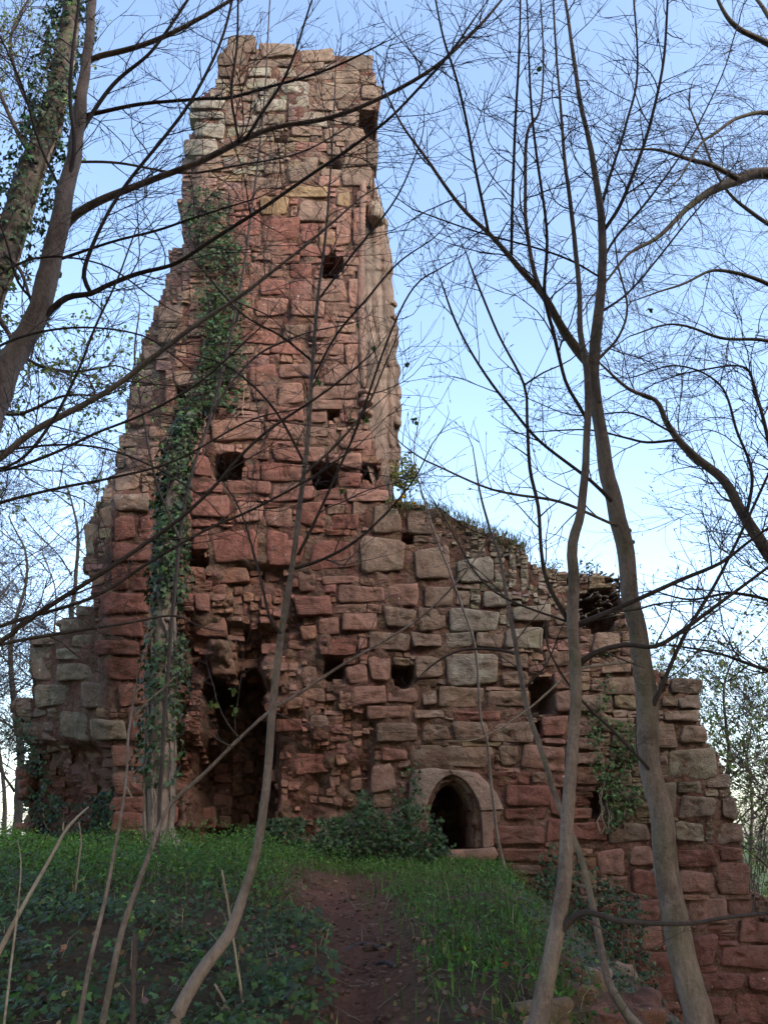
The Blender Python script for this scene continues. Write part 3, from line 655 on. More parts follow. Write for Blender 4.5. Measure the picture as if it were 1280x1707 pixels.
# ------------------------------------------------------------------ splayed window jamb on the tower's right edge, with its shaft
def jamb():
    left = [(300, 600), (345, 600), (420, 598), (520, 598), (620, 602), (680, 606), (740, 618), (800, 634), (832, 645)]
    right = [(300, 622), (345, 640), (420, 650), (480, 657), (560, 662), (640, 667), (700, 668), (760, 664), (800, 660), (832, 658)]
    ys = np.arange(296, 834, 5.0); us = np.linspace(0, 1, 26)
    Yg, Ug = np.meshgrid(ys, us, indexing='ij'); xl = interp(left, Yg); xr = interp(right, Yg) + 3*vnoise(np.stack([Yg/22, Yg*0, Yg*0], -1), 8)
    cb = np.cumsum([296]+[rnd.uniform(14, 40) for _ in range(30)]); ci = np.searchsorted(cb, Yg); xr = xr + np.array([rnd.uniform(-2, 1) for _ in range(40)])[ci]*smooth01(300, 420, Yg)
    xl = xl-15; px = xl+(xr-xl)*Ug; crs = np.array([rnd.uniform(.78, 1.15) for _ in range(60)])[ci]; jt = np.exp(-((Yg-cb[np.clip(ci-1, 0, 30)])/3.2)**2)
    st = .05*fbm(np.stack([Ug*11, Yg/260, Ug*0], -1), 4, 77) + .03*vnoise(np.stack([Ug*30, Yg/110, Ug*0], -1), 78) + .012*fbm(np.stack([Ug*20, Yg/12, Ug*0], -1), 3, 74)
    off = -.10 - .95*Ug - .05*jt + st*np.clip(Ug*4, 0, 1)
    v = W(px, Yg, off); nr, nc = v.shape[:2]
    idx = np.arange(nr*nc).reshape(nr, nc)
    f = np.stack([idx[:-1, :-1], idx[1:, :-1], idx[1:, 1:], idx[:-1, 1:]], -1).reshape(-1, 4).tolist()
    back = v.reshape(-1, 3)[idx[:, -1]] - NRM*1.3 - UAX*.5; o = nr*nc
    vv = np.concatenate([v.reshape(-1, 3), back]); f += [(int(idx[k, -1]), int(idx[k+1, -1]), o+k+1, o+k) for k in range(nr-1)]
    t = np.clip((Yg-560)/250, 0, 1)[..., None]; pale = np.array([.20, .152, .12, .2]); red = np.array([.165, .092, .07, .1])
    n_ = .5+.5*vnoise(np.stack([Ug*12, Yg/70, Ug*0], -1), 79)[..., None]
    c = pale*(1-t*.8*n_)+red*t*.8*n_; c = c*crs[..., None]*(1-.35*jt[..., None])*(.72+.5*np.clip(.5+.9*fbm(np.stack([Ug*13, Yg/170, Ug*0], -1), 3, 91), 0, 1))[..., None]; cc = np.concatenate([c.reshape(-1, 4), np.broadcast_to(red, (nr, 4))])
    mesh_obj('window_jamb', vv-base_of(tower), f, cc, M['stone'], tower, base_of(tower))['label'] = 'pale weathered splay of a lost window'
    eb = MB()
    for q in range(26):
        y = rnd.uniform(345, 800); x = float(interp(right, y)); lump(eb, W(x-3, y, -.95)-NRM*rnd.uniform(0, .5)-UAX*.05, (rnd.uniform(.05, .13), rnd.uniform(.08, .2), rnd.uniform(.06, .22)), rnd, (*(np.array([.21, .15, .115])*rnd.uniform(.7, 1.2)), .2), 10, 7, .4)
    lump(eb, W(628, 362, -.45), (.16, .2, .24), rnd, (.24, .19, .15, .5), 10, 7, .3)
    eb.build('jamb_rubble', M['stone'], tower, base_of(tower), kind='stuff')
    sh = MB(); yy = np.arange(300, 655, 12.0); xx = interp([(300, 606), (400, 602), (520, 601), (655, 606)], yy)
    pts = W(xx, yy, 0) - NRM*.02
    sh.tube(pts, .07+.012*fbm(pts*2, 2, 3), 14, (.24, .15, .115, .2), wob=.08); sh.build('shaft', M['stone'], tower, base_of(tower))
    bs = MB()
    for y, r, hh in ((656, .13, 4), (664, .10, 5), (671, .15, 4), (690, .14, 5)):
        c = W(609, y, 0)+NRM*.0; bs.tube(np.array([c+[0, 0, .05], c+[0, 0, .035], c+[0, 0, -.035], c+[0, 0, -.05]]), [r*.8, r, r, r*.8], 14, (.27, .17, .13, .2))
    bs.build('shaft_base', M['stone'], tower, base_of(tower))
jamb()

# ------------------------------------------------------------------ scatter of leaves and blades
IVY_V = np.array([[0, -.05, 0], [.36, -.22, -.03], [.52, .12, -.08], [.24, .30, .02], [0, .82, -.12], [-.24, .30, .02], [-.52, .12, -.08], [-.36, -.22, -.03], [0, .15, .06]])
IVY_F = [(8, k, (k+1) % 8) for k in range(8)]
OVAL_V = np.array([[0, 0, 0], [.22, .35, .03], [0, 1, -.1], [-.22, .35, .03]]); OVAL_F = [(0, 1, 2, 3)]
BROAD_V = np.array([[0, 0, 0], [.32, .2, .05], [.36, .55, .02], [0, 1, -.12], [-.36, .55, .02], [-.32, .2, .05], [0, .4, -.04]]); BROAD_F = [(6, k, (k+1) % 6) for k in range(6)]
def scatter(pos, nrm, size, shape, color, jit=.5, tip=None, cvar=.35, warm=.15, rg=rng):
    """pos Nx3; each leaf lies about across nrm; tip = preferred direction of its point (else random)."""
    V, F = shape; N = len(pos)
    n = nrm + jit*rg.normal(size=(N, 3)); n /= np.linalg.norm(n, axis=1)[:, None]
    t = rg.normal(size=(N, 3)) if tip is None else np.broadcast_to(np.asarray(tip, float), (N, 3)) + .55*rg.normal(size=(N, 3))
    t = t - (t*n).sum(1)[:, None]*n; t /= np.linalg.norm(t, axis=1)[:, None]+1e-9
    s = np.cross(t, n); size = np.broadcast_to(size, (N,))
    v = pos[:, None, :] + size[:, None, None]*(V[None, :, 0:1]*s[:, None, :]+V[None, :, 1:2]*t[:, None, :]+V[None, :, 2:3]*n[:, None, :])
    c = np.asarray(color, float); c = np.broadcast_to(c, (N, 3)) if c.ndim == 1 else c
    k = np.exp(cvar*rg.normal(size=(N, 1))); w = 1+warm*rg.normal(size=(N, 3)); cc = np.clip(c*k*w, .004, .8)
    cc = np.concatenate([cc, np.ones((N, 1))], 1); cc = np.repeat(cc[:, None, :], len(V), 1)
    o = (np.arange(N)*len(V))
    f = [];
    Fl = np.array(F); f = (o[:, None, None]+Fl[None]).reshape(-1, Fl.shape[1])
    return v.reshape(-1, 3), f, cc.reshape(-1, 4)
def scat_obj(name, parts, mat, parent=None, kind='stuff'):
    vs_, fs, cs, o = [], [], [], 0
    for v, f, c in parts: vs_.append(v); fs.append(f+o); cs.append(c); o += len(v)
    org = base_of(parent)
    return mesh_obj(name, np.concatenate(vs_)-org, np.concatenate(fs), np.concatenate(cs), mat, parent, org, False, kind)
def blades(x, y, h, w, color, cvar=.3, lean=.35, rg=rng, z=None):
    N = len(x); b = np.stack([x, y, gz(x, y)-.01 if z is None else z], -1)
    a = rg.uniform(0, 2*math.pi, N); side = np.stack([np.cos(a), np.sin(a), a*0], -1)
    dr = np.stack([-np.sin(a), np.cos(a), a*0], -1)*(lean*np.abs(rg.normal(size=N)))[:, None]
    up = np.array([0, 0, 1.])
    h = np.broadcast_to(h, (N,))*rg.uniform(.5, 1.2, N); w = np.broadcast_to(w, (N,))
    p = []
    for t, ws in ((0, 1), (.5, .8), (1, 0)):
        c = b + h[:, None]*(up*(t-.25*t*t*lean) + dr*t*t)
        if ws: p += [c-side*w[:, None]*ws, c+side*w[:, None]*ws]
        else: p += [c]
    v = np.stack(p, 1); c = np.asarray(color, float); c = np.broadcast_to(c, (N, 3)) if c.ndim == 1 else c
    cc = np.clip(c*np.exp(cvar*rg.normal(size=(N, 1)))*(1+.12*rg.normal(size=(N, 3))), .004, .8); cc = np.concatenate([cc, np.ones((N, 1))], 1)
    cc = np.repeat(cc[:, None], 5, 1); o = np.arange(N)*5
    f = np.concatenate([o[:, None]+np.array([[0, 1, 3]]), o[:, None]+np.array([[0, 3, 2]]), o[:, None]+np.array([[2, 3, 4]])])
    return v.reshape(-1, 3), f, cc.reshape(-1, 4)
def field(n, x0, x1, y0, y1, dens, rg=rng):
    x = rg.uniform(x0, x1, n); y = rg.uniform(y0, y1, n); k = rg.uniform(0, 1, n) < dens(x, y); x, y = x[k], y[k]
    px, py, d = project(np.stack([x, y, gz(x, y)], -1)); k = (px > -80) & (px < 1360) & (py < 1800); return x[k], y[k]
def onpath(x, y): return np.exp(-((x-path_x(y))/(path_w(y)*.95))**2)*(1-smooth01(9.5, 12, y))
def rim(x, y): return smooth01(.25, .7, x-edge_x(y))
q3 = lambda x, y, s: np.stack([x*s, y*s, x*0], -1)
# ivy creeping over the left bank
d_ivy = lambda x, y: np.clip(1.3-1.6*onpath(x, y), 0, 1)*smooth01(.2, -.35, x-path_x(y)+.1)*(1-smooth01(6.2, 8.2, y+.6*vnoise(q3(x, y, 1.3), 5)))*np.clip(.62+.75*vnoise(q3(x, y, 1.9), 15), .06, 1)
x, y = field(26000, -4.2, .3, 2.9, 8.5, d_ivy)
pos = np.stack([x, y, gz(x, y)+rng.uniform(.0, .09, len(x))+.10*np.clip(fbm(q3(x, y, 2.4), 3, 18), -.2, 1)], -1)
nn = gn(x, y)+np.array([0, -.55, .1])
parts = [scatter(pos, nn, rng.uniform(.016, .058, len(x)), (IVY_V, IVY_F), (.036, .066, .018), .45, (0, -.6, -.5), .35)]
k = rng.uniform(0, 1, len(x)) < .07
parts.append(scatter(pos[k]+[0, 0, .03], nn[k], rng.uniform(.02, .045, k.sum()), (IVY_V, IVY_F), (.07, .12, .03), .5, (0, -.5, -.5)))
o = scat_obj('ground_ivy', parts, M['ivy']); tag(o, 'dark glossy ivy carpeting the bank left of the path', 'ivy', kind='stuff')
# goosegrass and herbs
def d_herb(x, y):
    n = vnoise(q3(x, y, .9), 25); l = smooth01(5.6, 7.6, y+.8*n)*smooth01(-.1, -.9, x-path_x(y))
    r = smooth01(.0, .35, x-path_x(y)-path_w(y)*.75)*(1-rim(x, y))*np.clip(.65+.8*vnoise(q3(x, y, 1.6), 26), .08, 1)
    c = smooth01(9.8, 11.5, y)*(1-rim(x, y))*.8
    return np.clip(np.maximum(np.maximum(l, r), c) - .9*onpath(x, y), 0, 1)
x, y = field(90000, -6.5, 2.6, 3.4, 13.2, d_herb)
hgt = rng.uniform(0, 1, len(x))**1.3*np.clip(.10+.12*smooth01(-.3, -1.5, x)+.14*fbm(q3(x, y, 1.5), 3, 28), .03, .4)
pos = np.stack([x, y, gz(x, y)+hgt], -1)
up = np.array([0, -.35, .8])
parts = [scatter(pos, np.broadcast_to(up, pos.shape), rng.uniform(.025, .055, len(x)), (OVAL_V, OVAL_F), (.062, .135, .022), .75, (0, 0, .35), .35)]
o = scat_obj('herb_layer', parts, M['grass']); tag(o, 'bright green low herbs and goosegrass along the crest of the bank', 'herbs', kind='stuff')
d_gr = lambda x, y: np.clip(d_herb(x, y)*.7+.12*smooth01(0, .4, x-path_x(y)), 0, 1)*(1-rim(x, y)*.85)
x, y = field(42000, -6, 2.8, 3.4, 13.2, d_gr)
parts = [blades(x, y, .16, .0035, (.075, .15, .028), .35, .6)]
x, y = field(2600, -4, 2.4, 3.2, 12.5, lambda x, y: (.25+.5*np.clip(vnoise(q3(x, y, 1.4), 36), 0, 1))*(1-.8*onpath(x, y)))
parts.append(blades(x, y, .2, .003, (.30, .24, .13), .25, 1.1))
o = scat_obj('grass', parts, M['grass']); tag(o, 'thin green and straw coloured grass on both sides of the path', 'grass', kind='stuff')
# straw thatch hanging over the broken edge
x, y = field(9000, .5, 2.4, 4, 9, lambda x, y: np.exp(-((x-edge_x(y)-.25)/.16)**2)*np.clip(.3+1.2*vnoise(q3(x, y, 2.2), 44), 0, 1))
parts = [blades(x, y, .2, .0025, (.24, .18, .10), .3, 1.5)]
o = scat_obj('dry_grass', parts, M['grass']); tag(o, 'tufts of dead straw grass hanging over the eroded right edge', 'dry grass', kind='stuff')
# leaf litter and twig scraps
x, y = field(9500, -4, 2.8, 2.9, 10, lambda x, y: np.clip(.3+.7*vnoise(q3(x, y, 1.2), 46), 0.02, 1)*(1-.7*onpath(x, y)))
pos = np.stack([x, y, gz(x, y)+rng.uniform(.004, .06, len(x))], -1)
parts = [scatter(pos, gn(x, y), rng.uniform(.015, .05, len(x)), (BROAD_V, BROAD_F), (.14, .085, .05), .6, None, .4)]
o = scat_obj('leaf_litter', parts, M['litter']); tag(o, 'brown fallen leaves scattered over the bank', 'leaf litter', kind='stuff')
mb = MB()
for k in range(520):
    yy = rnd.uniform(3.2, 9); xx = rnd.uniform(-3.5, 2.2)
    a = rnd.uniform(0, math.pi); l = rnd.uniform(.05, .22); dx, dy = math.cos(a)*l, math.sin(a)*l*.6
    xs = np.array([xx, xx+dx/2, xx+dx]); ysl = np.array([yy, yy+dy/2, yy+dy]); zz = gz(xs, ysl)+np.array([.012, rnd.uniform(.01, .04), .012])
    t = rnd.uniform(.4, 1.0); mb.tube(np.stack([xs, ysl, zz], -1), [.003*t, .003*t, .0015*t], 4, cap=False)
o = mb.build('twig_litter', M['bark'], kind='stuff'); tag(o, 'scraps of dry twigs strewn over bank and path', 'twigs', kind='stuff')

# ------------------------------------------------------------------ ivy and plants on the ruin
def wall_patch(poly, n, off=(.06, .2), seed=1):
    rg = np.random.default_rng(seed); xs = [a for a, b in poly]; ys = [b for a, b in poly]
    x = rg.uniform(min(xs), max(xs), n); y = rg.uniform(min(ys), max(ys), n)
    x2 = x+10*rg.normal(size=n)*.6; k = inside(poly, x, y); x, y = x2[k], y[k]
    dn = vnoise(np.stack([x/26, y/26, x*0+seed], -1), 50); k = dn > -.35-.6*rg.uniform(0, 1, len(x))*0+rg.uniform(-.5, .35, len(x)); x, y = x[k], y[k]
    o = rg.uniform(*off, len(x))+.1*np.clip(dn[k], 0, 1)
    return W(x, y, smooth_off(x, y)) + NRM*(np.maximum(hollow(x, y, False), -.5)+o)[:, None], x, y
def ivy_thing(label, poly, n, size, color, off=(.06, .2), seed=1, stems=6):
    xs = np.array([a for a, b in poly]); ys = np.array([b for a, b in poly]); k = ys.argmax()
    t = thing('ivy', W(xs[k], ys[k]) + NRM*.05, label, 'ivy')
    pos, x, y = wall_patch(poly, n, off, seed); rg = np.random.default_rng(seed+100)
    nn = np.broadcast_to(NRM+np.array([0, 0, .35]), pos.shape)
    parts = [scatter(pos, nn, rg.uniform(size*.6, size*1.25, len(pos)), (IVY_V, IVY_F), color, .42, (0, -.1, -1), .38, .15, rg)]
    scat_obj('leaves', parts, M['ivy'], t)
    mb = MB(); rr = random.Random(seed)
    for q in range(stems):
        i = rr.randrange(len(x)); cx, cy = x[i], max(ys); tx, ty = x[i]+rr.uniform(-12, 12), y[i]
        n_ = 7; tt = np.linspace(0, 1, n_); px = cx+(tx-cx)*tt+6*np.array([rr.uniform(-1, 1) for _ in range(n_)]); py = cy+(ty-cy)*tt
        p = W(px, py, smooth_off(px, py))+NRM*(np.maximum(hollow(px, py, False), -.4)+.07)[:, None]; mb.tube(p, np.linspace(.011, .005, n_), 5)
    mb.build('stems', M['dry'], t, base_of(t), kind='stuff'); return t
IVC = (.040, .080, .020)
ivy_thing('ivy swathe hanging down the upper left face of the tower', [(320, 320), (372, 335), (385, 400), (412, 430), (415, 500), (400, 560), (408, 640), (385, 690), (340, 690), (300, 720), (290, 690), (330, 640), (338, 560), (330, 470), (318, 420), (310, 350)], 4600, .085, (.03, .058, .017), (.04, .28), 3)
ivy_thing('dense ivy mound against the rubble left of the arched doorway', [(385, 1405), (440, 1365), (540, 1362), (588, 1352), (600, 1315), (625, 1352), (655, 1362), (668, 1295), (690, 1272), (690, 1340), (722, 1366), (745, 1420), (690, 1440), (560, 1450), (420, 1440)], 8500, .06, (.026, .052, .018), (.05, .6), 4, 14)
ivy_thing('ivy patch with bare mortar showing, right of the slim forked trunk', [(970, 1180), (1005, 1200), (1060, 1205), (1075, 1260), (1065, 1330), (1040, 1360), (1015, 1390), (1005, 1330), (985, 1290), (985, 1240)], 1900, .055, IVC, (.05, .14), 5)
ivy_thing('ivy trailing over the foot of the right wall behind the slender stem', [(905, 1400), (925, 1420), (960, 1440), (1010, 1470), (1050, 1490), (1055, 1560), (1090, 1640), (1040, 1650), (990, 1600), (930, 1540), (880, 1480)], 3200, .055, (.026, .06, .026), (.1, .55), 6, 12)
ivy_thing('dark ivy wrapping the outer edge of the low wall stub', [(20, 1200), (50, 1190), (60, 1260), (70, 1320), (120, 1340), (185, 1310), (188, 1400), (30, 1420), (30, 1300)], 3000, .06, (.020, .045, .020), (.0, .3), 7, 8)
ivy_thing('thin ivy strand on the wall beside the thick pale trunk', [(1000, 1085), (1012, 1085), (1015, 1150), (1000, 1200), (985, 1200)], 160, .05, IVC, (.05, .12), 8, 2)
# grass turf, shrub and seedlings along the wall top
TOPL = [(640, 838), (700, 842), (740, 850), (780, 870), (830, 888), (870, 906)]
turf = thing('wall_top_turf', W(740, 860) - NRM*.4, 'grassy turf with dandelions growing along the sloping wall top', 'turf')
rg = np.random.default_rng(61); n = 5500
u = rg.uniform(640, 880, n); yy = interp([(a, b) for a, b in TOPL], u)+rg.uniform(-6, 34, n)*rg.uniform(0, 1, n)
c = W(u, yy, 0) - NRM*rg.uniform(-.12, 1.2, n)[:, None]
a = blades(c[:, 0], c[:, 1], .17, .006, (.085, .115, .035), .4, .9, rg, c[:, 2]); b_ = blades(c[:900, 0], c[:900, 1], .2, .005, (.28, .22, .12), .3, 1.2, rg, c[:900, 2]-.05)
scat_obj('blades', [a, b_], M['grass'], turf)
so = MB(); 
for q in range(26):
    px = 650+q*8.8; py = float(interp(TOPL, px))+10; lump(so, W(px, py+6)-NRM*rnd.uniform(.35, .9), (.22, .4, .09), rnd, (.10, .08, .05, 0))
so.build('sod', M['ground'], turf, base_of(turf))
for (px, py) in ((671, 829), (690, 840), (664, 838)):
    fl = MB(); lump(fl, W(px, py)+NRM*.03, (.035, .035, .018), rnd, (.75, .45, .02, 1)); fl.build('dandelion', M['young'], turf, base_of(turf))
def bush(label, px, py, Y, rx, rz, n, size, color, shape=(BROAD_V, BROAD_F), name='shrub', seed=1, ry=None):
    c = P(px, py, Y) if Y else W(px, py)-NRM*.5; rg = np.random.default_rng(seed); rr = random.Random(seed)
    t = thing(name, c-np.array([0, 0, rz]), label, 'shrub' if name == 'shrub' else 'plant')
    p = rg.normal(size=(n, 3)); p /= np.linalg.norm(p, axis=1)[:, None]; p *= (rg.uniform(0, 1, n)**.45)[:, None]
    k = vnoise(p*2.2+seed*3, 7) > -.25; p = p[k]; pos = c+p*np.array([rx, ry or rx, rz])*(1+.35*vnoise(p*1.7+seed, 12))[:, None]
    scat_obj('foliage', [scatter(pos, np.broadcast_to(np.array([0, -.3, .6]), pos.shape), rg.uniform(size*.6, size*1.3, len(pos)), shape, color, .8, None, .35, .15, rg)], M['young'], t)
    mb = MB()
    for q in range(9):
        e = c+np.array([rr.uniform(-.8, .8)*rx, rr.uniform(-.8, .8)*(ry or rx), rr.uniform(-.2, .95)*rz]); b0 = c-np.array([rr.uniform(-.1, .1), 0, rz*1.05])
        mb.tube(np.array([b0, (b0+e)/2+np.array([0, 0, .1*rz]), e]), [.012, .008, .003], 4)
    mb.build('stems', M['twig'], t, base_of(t), kind='stuff'); return t
bush('yellow green shrub sprouting where tower and wall top meet', 681, 775, 0, .30, .42, 700, .06, (.16, .19, .045), seed=3)
bush('small leafy plant on the wall top left of the slim forked trunk', 925, 935, 0, .32, .24, 420, .05, (.06, .10, .03), (OVAL_V, OVAL_F), 'plant', 4)
bush('seedling with round leaves on the wall top beside the root tangle', 1000, 940, 0, .22, .25, 170, .05, (.07, .11, .03), (BROAD_V, BROAD_F), 'plant', 5)
# tangle of dead roots in the wall's broken shoulder
rt = thing('root_tangle', W(995, 1010)-NRM*.3, 'tangle of dead brown roots in the broken shoulder of the wall', 'roots')
rr = random.Random(9)
for q in range(46):
    x, y = rr.uniform(955, 1030), rr.uniform(958, 1045); a = rr.uniform(-.6, .9); l = rr.uniform(18, 55)
    pts = []
    for k in range(6):
        pts.append(W(x, y, 0)+NRM*(rr.uniform(-.28, .08))); a += rr.uniform(-.5, .5); x += math.cos(a)*l/6; y -= math.sin(a)*l/6*.7; x = min(max(x, 945), 1040); y = min(max(y, 952), 1050)
    mb = MB(); mb.tube(spline(pts, .06), rr.uniform(.01, .026), 6, wob=.2); mb.build('root', M['bark_moss'] if q % 3 else M['bark'], rt, base_of(rt))

# ------------------------------------------------------------------ trees
UP = np.array([0, 0, 1.0])
class Batch:
    """many thin tapering tubes built together"""
    def __init__(s): s.g = {}
    def q(s, pts, r0, r1, sides): s.g.setdefault((len(pts), sides), []).append((pts, r0, r1))
    def build(s, name, mat, parent, origin, kind):
        V, F, o = [], [], 0
        for (n, k), L_ in s.g.items():
            p = np.array([a[0] for a in L_]); r = np.array([a[1] for a in L_])[:, None]*(1-np.linspace(0, 1, n))+np.array([a[2] for a in L_])[:, None]*np.linspace(0, 1, n)
            t = np.gradient(p, axis=1); t /= np.linalg.norm(t, axis=2)[..., None]+1e-9
            a = np.cross(t, np.array([.21, .93, .17])); a /= np.linalg.norm(a, axis=2)[..., None]+1e-9; b = np.cross(t, a)
            an = np.arange(k)*2*math.pi/k
            v = p[:, :, None]+r[..., None, None]*(np.cos(an)[:, None]*a[:, :, None]+np.sin(an)[:, None]*b[:, :, None])
            K = len(p); V.append(v.reshape(-1, 3)); ii = np.arange(n-1)[:, None]*k; kk = np.arange(k)[None]; k2 = (kk+1) % k
            f = np.stack([ii+kk, ii+k2, ii+k+k2, ii+k+kk], -1).reshape(-1, 4); F.append((np.arange(K)[:, None, None]*n*k+f[None]+o).reshape(-1, 4)); o += K*n*k
        if V: return mesh_obj(name, np.concatenate(V)-np.asarray(origin), np.concatenate(F), None, mat, parent, origin, True, kind)
class Tree:
    def __init__(s, name, label, cat, trunk, Y, mat='bark', limbmat=None, seed=1, group=None, ground_ext=True, sides=14, twigmat='twig', wob=.10, ws=1.0, lw=.74):
        """trunk: rows (px, py, width in px); Y: distance or (bottom, top) distances"""
        s.rr = random.Random(seed); s.limbmat = limbmat or mat; s.tw = Batch(); s.buds = Batch(); s.tips = []; s.seed = seed; s.twigmat = twigmat; s.Y = Y
        s.lw = lw; p = s.place(trunk, Y); p[:, 3] *= ws
        if ground_ext:
            b = p[0].copy(); d = p[0, :3]-p[1, :3]; d = d/abs(d[2]) if d[2] < -.01 else np.array([0, 0, -1.])
            zt = float(gz(b[0], b[1])); k = 0
            while b[2] > zt-.1 and k < 60:
                b[:3] += d*.12*np.array([max(0, 1-k*.04), max(0, 1-k*.04), 1]); b[3] *= 1.004; k += 1; zt = float(gz(b[0], b[1]))
            if k: p = np.vstack([b, p])
        s.trunk = spline(p, .08); s.trunk[:, :3] += (np.clip(s.trunk[:, 3:4]*.35, 0, .03))*np.stack([fbm(s.trunk[:, :3]*3.0+k*9+seed, 3, 71+k) for k in range(3)], -1)*np.array([1, 1, .2]); base = s.trunk[0, :3].copy(); base[2] = float(gz(base[0], base[1])) if ground_ext else base[2]
        s.root = thing(name, base, label, cat, group)
        flare = 1+.5*np.exp(-np.maximum(0, (s.trunk[:, 2]-base[2]))/.12) if ground_ext else 1
        mb = MB(); mb.tube(s.trunk[:, :3], s.trunk[:, 3]*flare, sides, wob=wob)
        for q in range(int(len(s.trunk)*.12)) if s.trunk[:, 3].max() > .04 else []:      # branch scars and knots
            i = s.rr.randrange(len(s.trunk)); a = s.rr.uniform(0, 6.28); r = s.trunk[i, 3]
            c = s.trunk[i, :3]+np.array([math.cos(a), math.sin(a), 0])*r*.86; k_ = s.rr.uniform(.6, 1.5); lump(mb, c, (r*.3*k_, r*.3*k_, r*.2*k_), s.rr, (1, 1, 1, 1))
        mb.build('trunk', M[mat], s.root, base)
        s.base = base; s.limbs = []
    def place(s, rows, Y):
        r = np.array(rows, float); n = len(r)
        ys = np.linspace(Y[0], Y[1], n) if isinstance(Y, tuple) else np.full(n, float(Y))
        pt = P(r[:, 0], r[:, 1], ys); d = ray(r[:, 0], r[:, 1])
        rad = r[:, 2]/2*(ys/d[:, 1])/FPX
        return np.concatenate([pt, rad[:, None]], 1)
    def limb(s, rows, Y=None, twigs=1.0, mat=None, tl=.5, up=.35, name='limb', sides=8, first=.12, fine=1.0, levels=2):
        p = s.place(rows, Y if Y is not None else (s.Y if not isinstance(s.Y, tuple) else s.Y[0])); p[:, 3] = np.maximum(p[:, 3]*s.lw, np.minimum(p[:, 3], .0035)); p = spline(p, .07)
        jit = .10*np.stack([vnoise(p[:, :3]*2.1+k*9, 61+k) for k in range(3)], -1)*np.clip(p[:, 3:4]*14, 0, .25); p[:, :3] += jit
        mb = MB(); mb.tube(p[:, :3], p[:, 3], sides, wob=.08); mb.build(name, M[mat or s.limbmat], s.root, s.base)
        s.limbs.append(p); s.twigify(p, twigs, tl, up, first, fine, levels)
        return p
    def twigify(s, p, dens=1.0, tl=.5, up=.35, first=.12, fine=1.0, levels=2):
        L_ = np.concatenate([[0], np.cumsum(np.linalg.norm(np.diff(p[:, :3], axis=0), axis=1))]); tot = L_[-1]
        x = tot*first; side = 1
        while x < tot:
            i = min(len(p)-2, int(np.searchsorted(L_, x))); t = p[i+1, :3]-p[i, :3]; t /= np.linalg.norm(t)+1e-9
            l = tl*1.35*s.rr.uniform(.2, 1.2)*(1-.3*x/tot)
            s.twig(p[i, :3], t, min(p[i, 3]*.5, .0052*fine*s.rr.uniform(.7, 1.25)), l, levels, side, up, fine); side = -side
            x += s.rr.uniform(.04, .19)/max(dens, .05)
        t = p[-1, :3]-p[-3, :3]; t /= np.linalg.norm(t); s.twig(p[-1, :3], t, p[-1, 3], tl*.6, 1, 0, up, fine)
    def twig(s, p, t, r, l, lev, side, up, fine=1.0):
        rr = s.rr
        ax = np.array([rr.gauss(0, .45), 1+rr.gauss(0, .3), rr.gauss(0, .45)]); ax /= np.linalg.norm(ax)
        a = side*rr.uniform(.35, 1.15); d = t*math.cos(a)+np.cross(ax, t)*math.sin(a)+np.array([0, rr.gauss(0, .22), 0]); d /= np.linalg.norm(d)
        n = max(3, int(l/.07)); pts = [p]; st = l/n
        dirs = []; curl = np.array([rr.gauss(0, .11), rr.gauss(0, .08), rr.gauss(0, .11)])
        for k in range(n):
            curl = curl*.85+np.array([rr.gauss(0, .05), rr.gauss(0, .04), rr.gauss(0, .05)]); d = d+up*.17*UP*rr.uniform(.2, 1.2)+curl+np.array([rr.gauss(0, .10), rr.gauss(0, .08), rr.gauss(0, .10)]); d /= np.linalg.norm(d)
            pts.append(pts[-1]+d*st); dirs.append(d)
        pts = np.array(pts); r1 = max(.0011*fine, r*.35); s.tw.q(pts, r, r1, 4 if r > .004 else 3)
        if lev > 0:
            m = max(1, int(l/.12)); sd = 1
            for k in range(m):
                i = rr.randint(1, n-1) if n > 1 else 0
                s.twig(pts[i], dirs[min(i, n-1)], max(.0013*fine, r*.6), l*rr.uniform(.25, .75), lev-1, sd*rr.choice([1, 1, -1]), up, fine); sd = -sd
        s.tips.append((pts[-1], dirs[-1]))
        if rr.random() < .5:
            d = dirs[-1]; b = pts[-1]; w = .0026*fine*rr.uniform(.8, 1.4); s.buds.q(np.array([b-d*.002, b+d*.005*fine, b+d*.011*fine, b+d*.019*fine]), w, w*.3, 4)
    def leaves(s, frac, size, color, per=3, shape=(BROAD_V, BROAD_F), droop=True, cvar=.3, where=None):
        rg = np.random.default_rng(s.seed+5); pos = []
        for p, d in s.tips:
            if s.rr.random() < frac and (where is None or where(p)):
                for k in range(per): pos.append(p+rg.normal(size=3)*size*.35)
        if not pos: return
        pos = np.array(pos); scat_obj('leaves', [scatter(pos, np.broadcast_to(np.array([0, -.5, .5]), pos.shape), rg.uniform(size*.6, size*1.2, len(pos)), shape, color, .8, (0, 0, -1) if droop else None, cvar, .12, rg)], M['young'], s.root)
    def sprig(s, px, py, Y, size=.05, color=(.11, .16, .03), n=6):
        rg = np.random.default_rng(int(px*7+py)); c = P(px, py, Y); mb = []
        pos = np.repeat(c[None], n, 0)+rg.normal(size=(n, 3))*size*.2
        o = scat_obj('leaf_cluster', [scatter(pos, np.broadcast_to(np.array([0, -.8, .3]), pos.shape), rg.uniform(size*.7, size*1.2, n), (BROAD_V, BROAD_F), color, .6, (0, 0, -.6), .25, .1, rg)], M['young'], s.root, None)
    def done(s):
        s.tw.build('twigs', M[s.twigmat], s.root, s.base, 'stuff'); s.buds.build('buds', M['twig'], s.root, s.base, 'stuff')

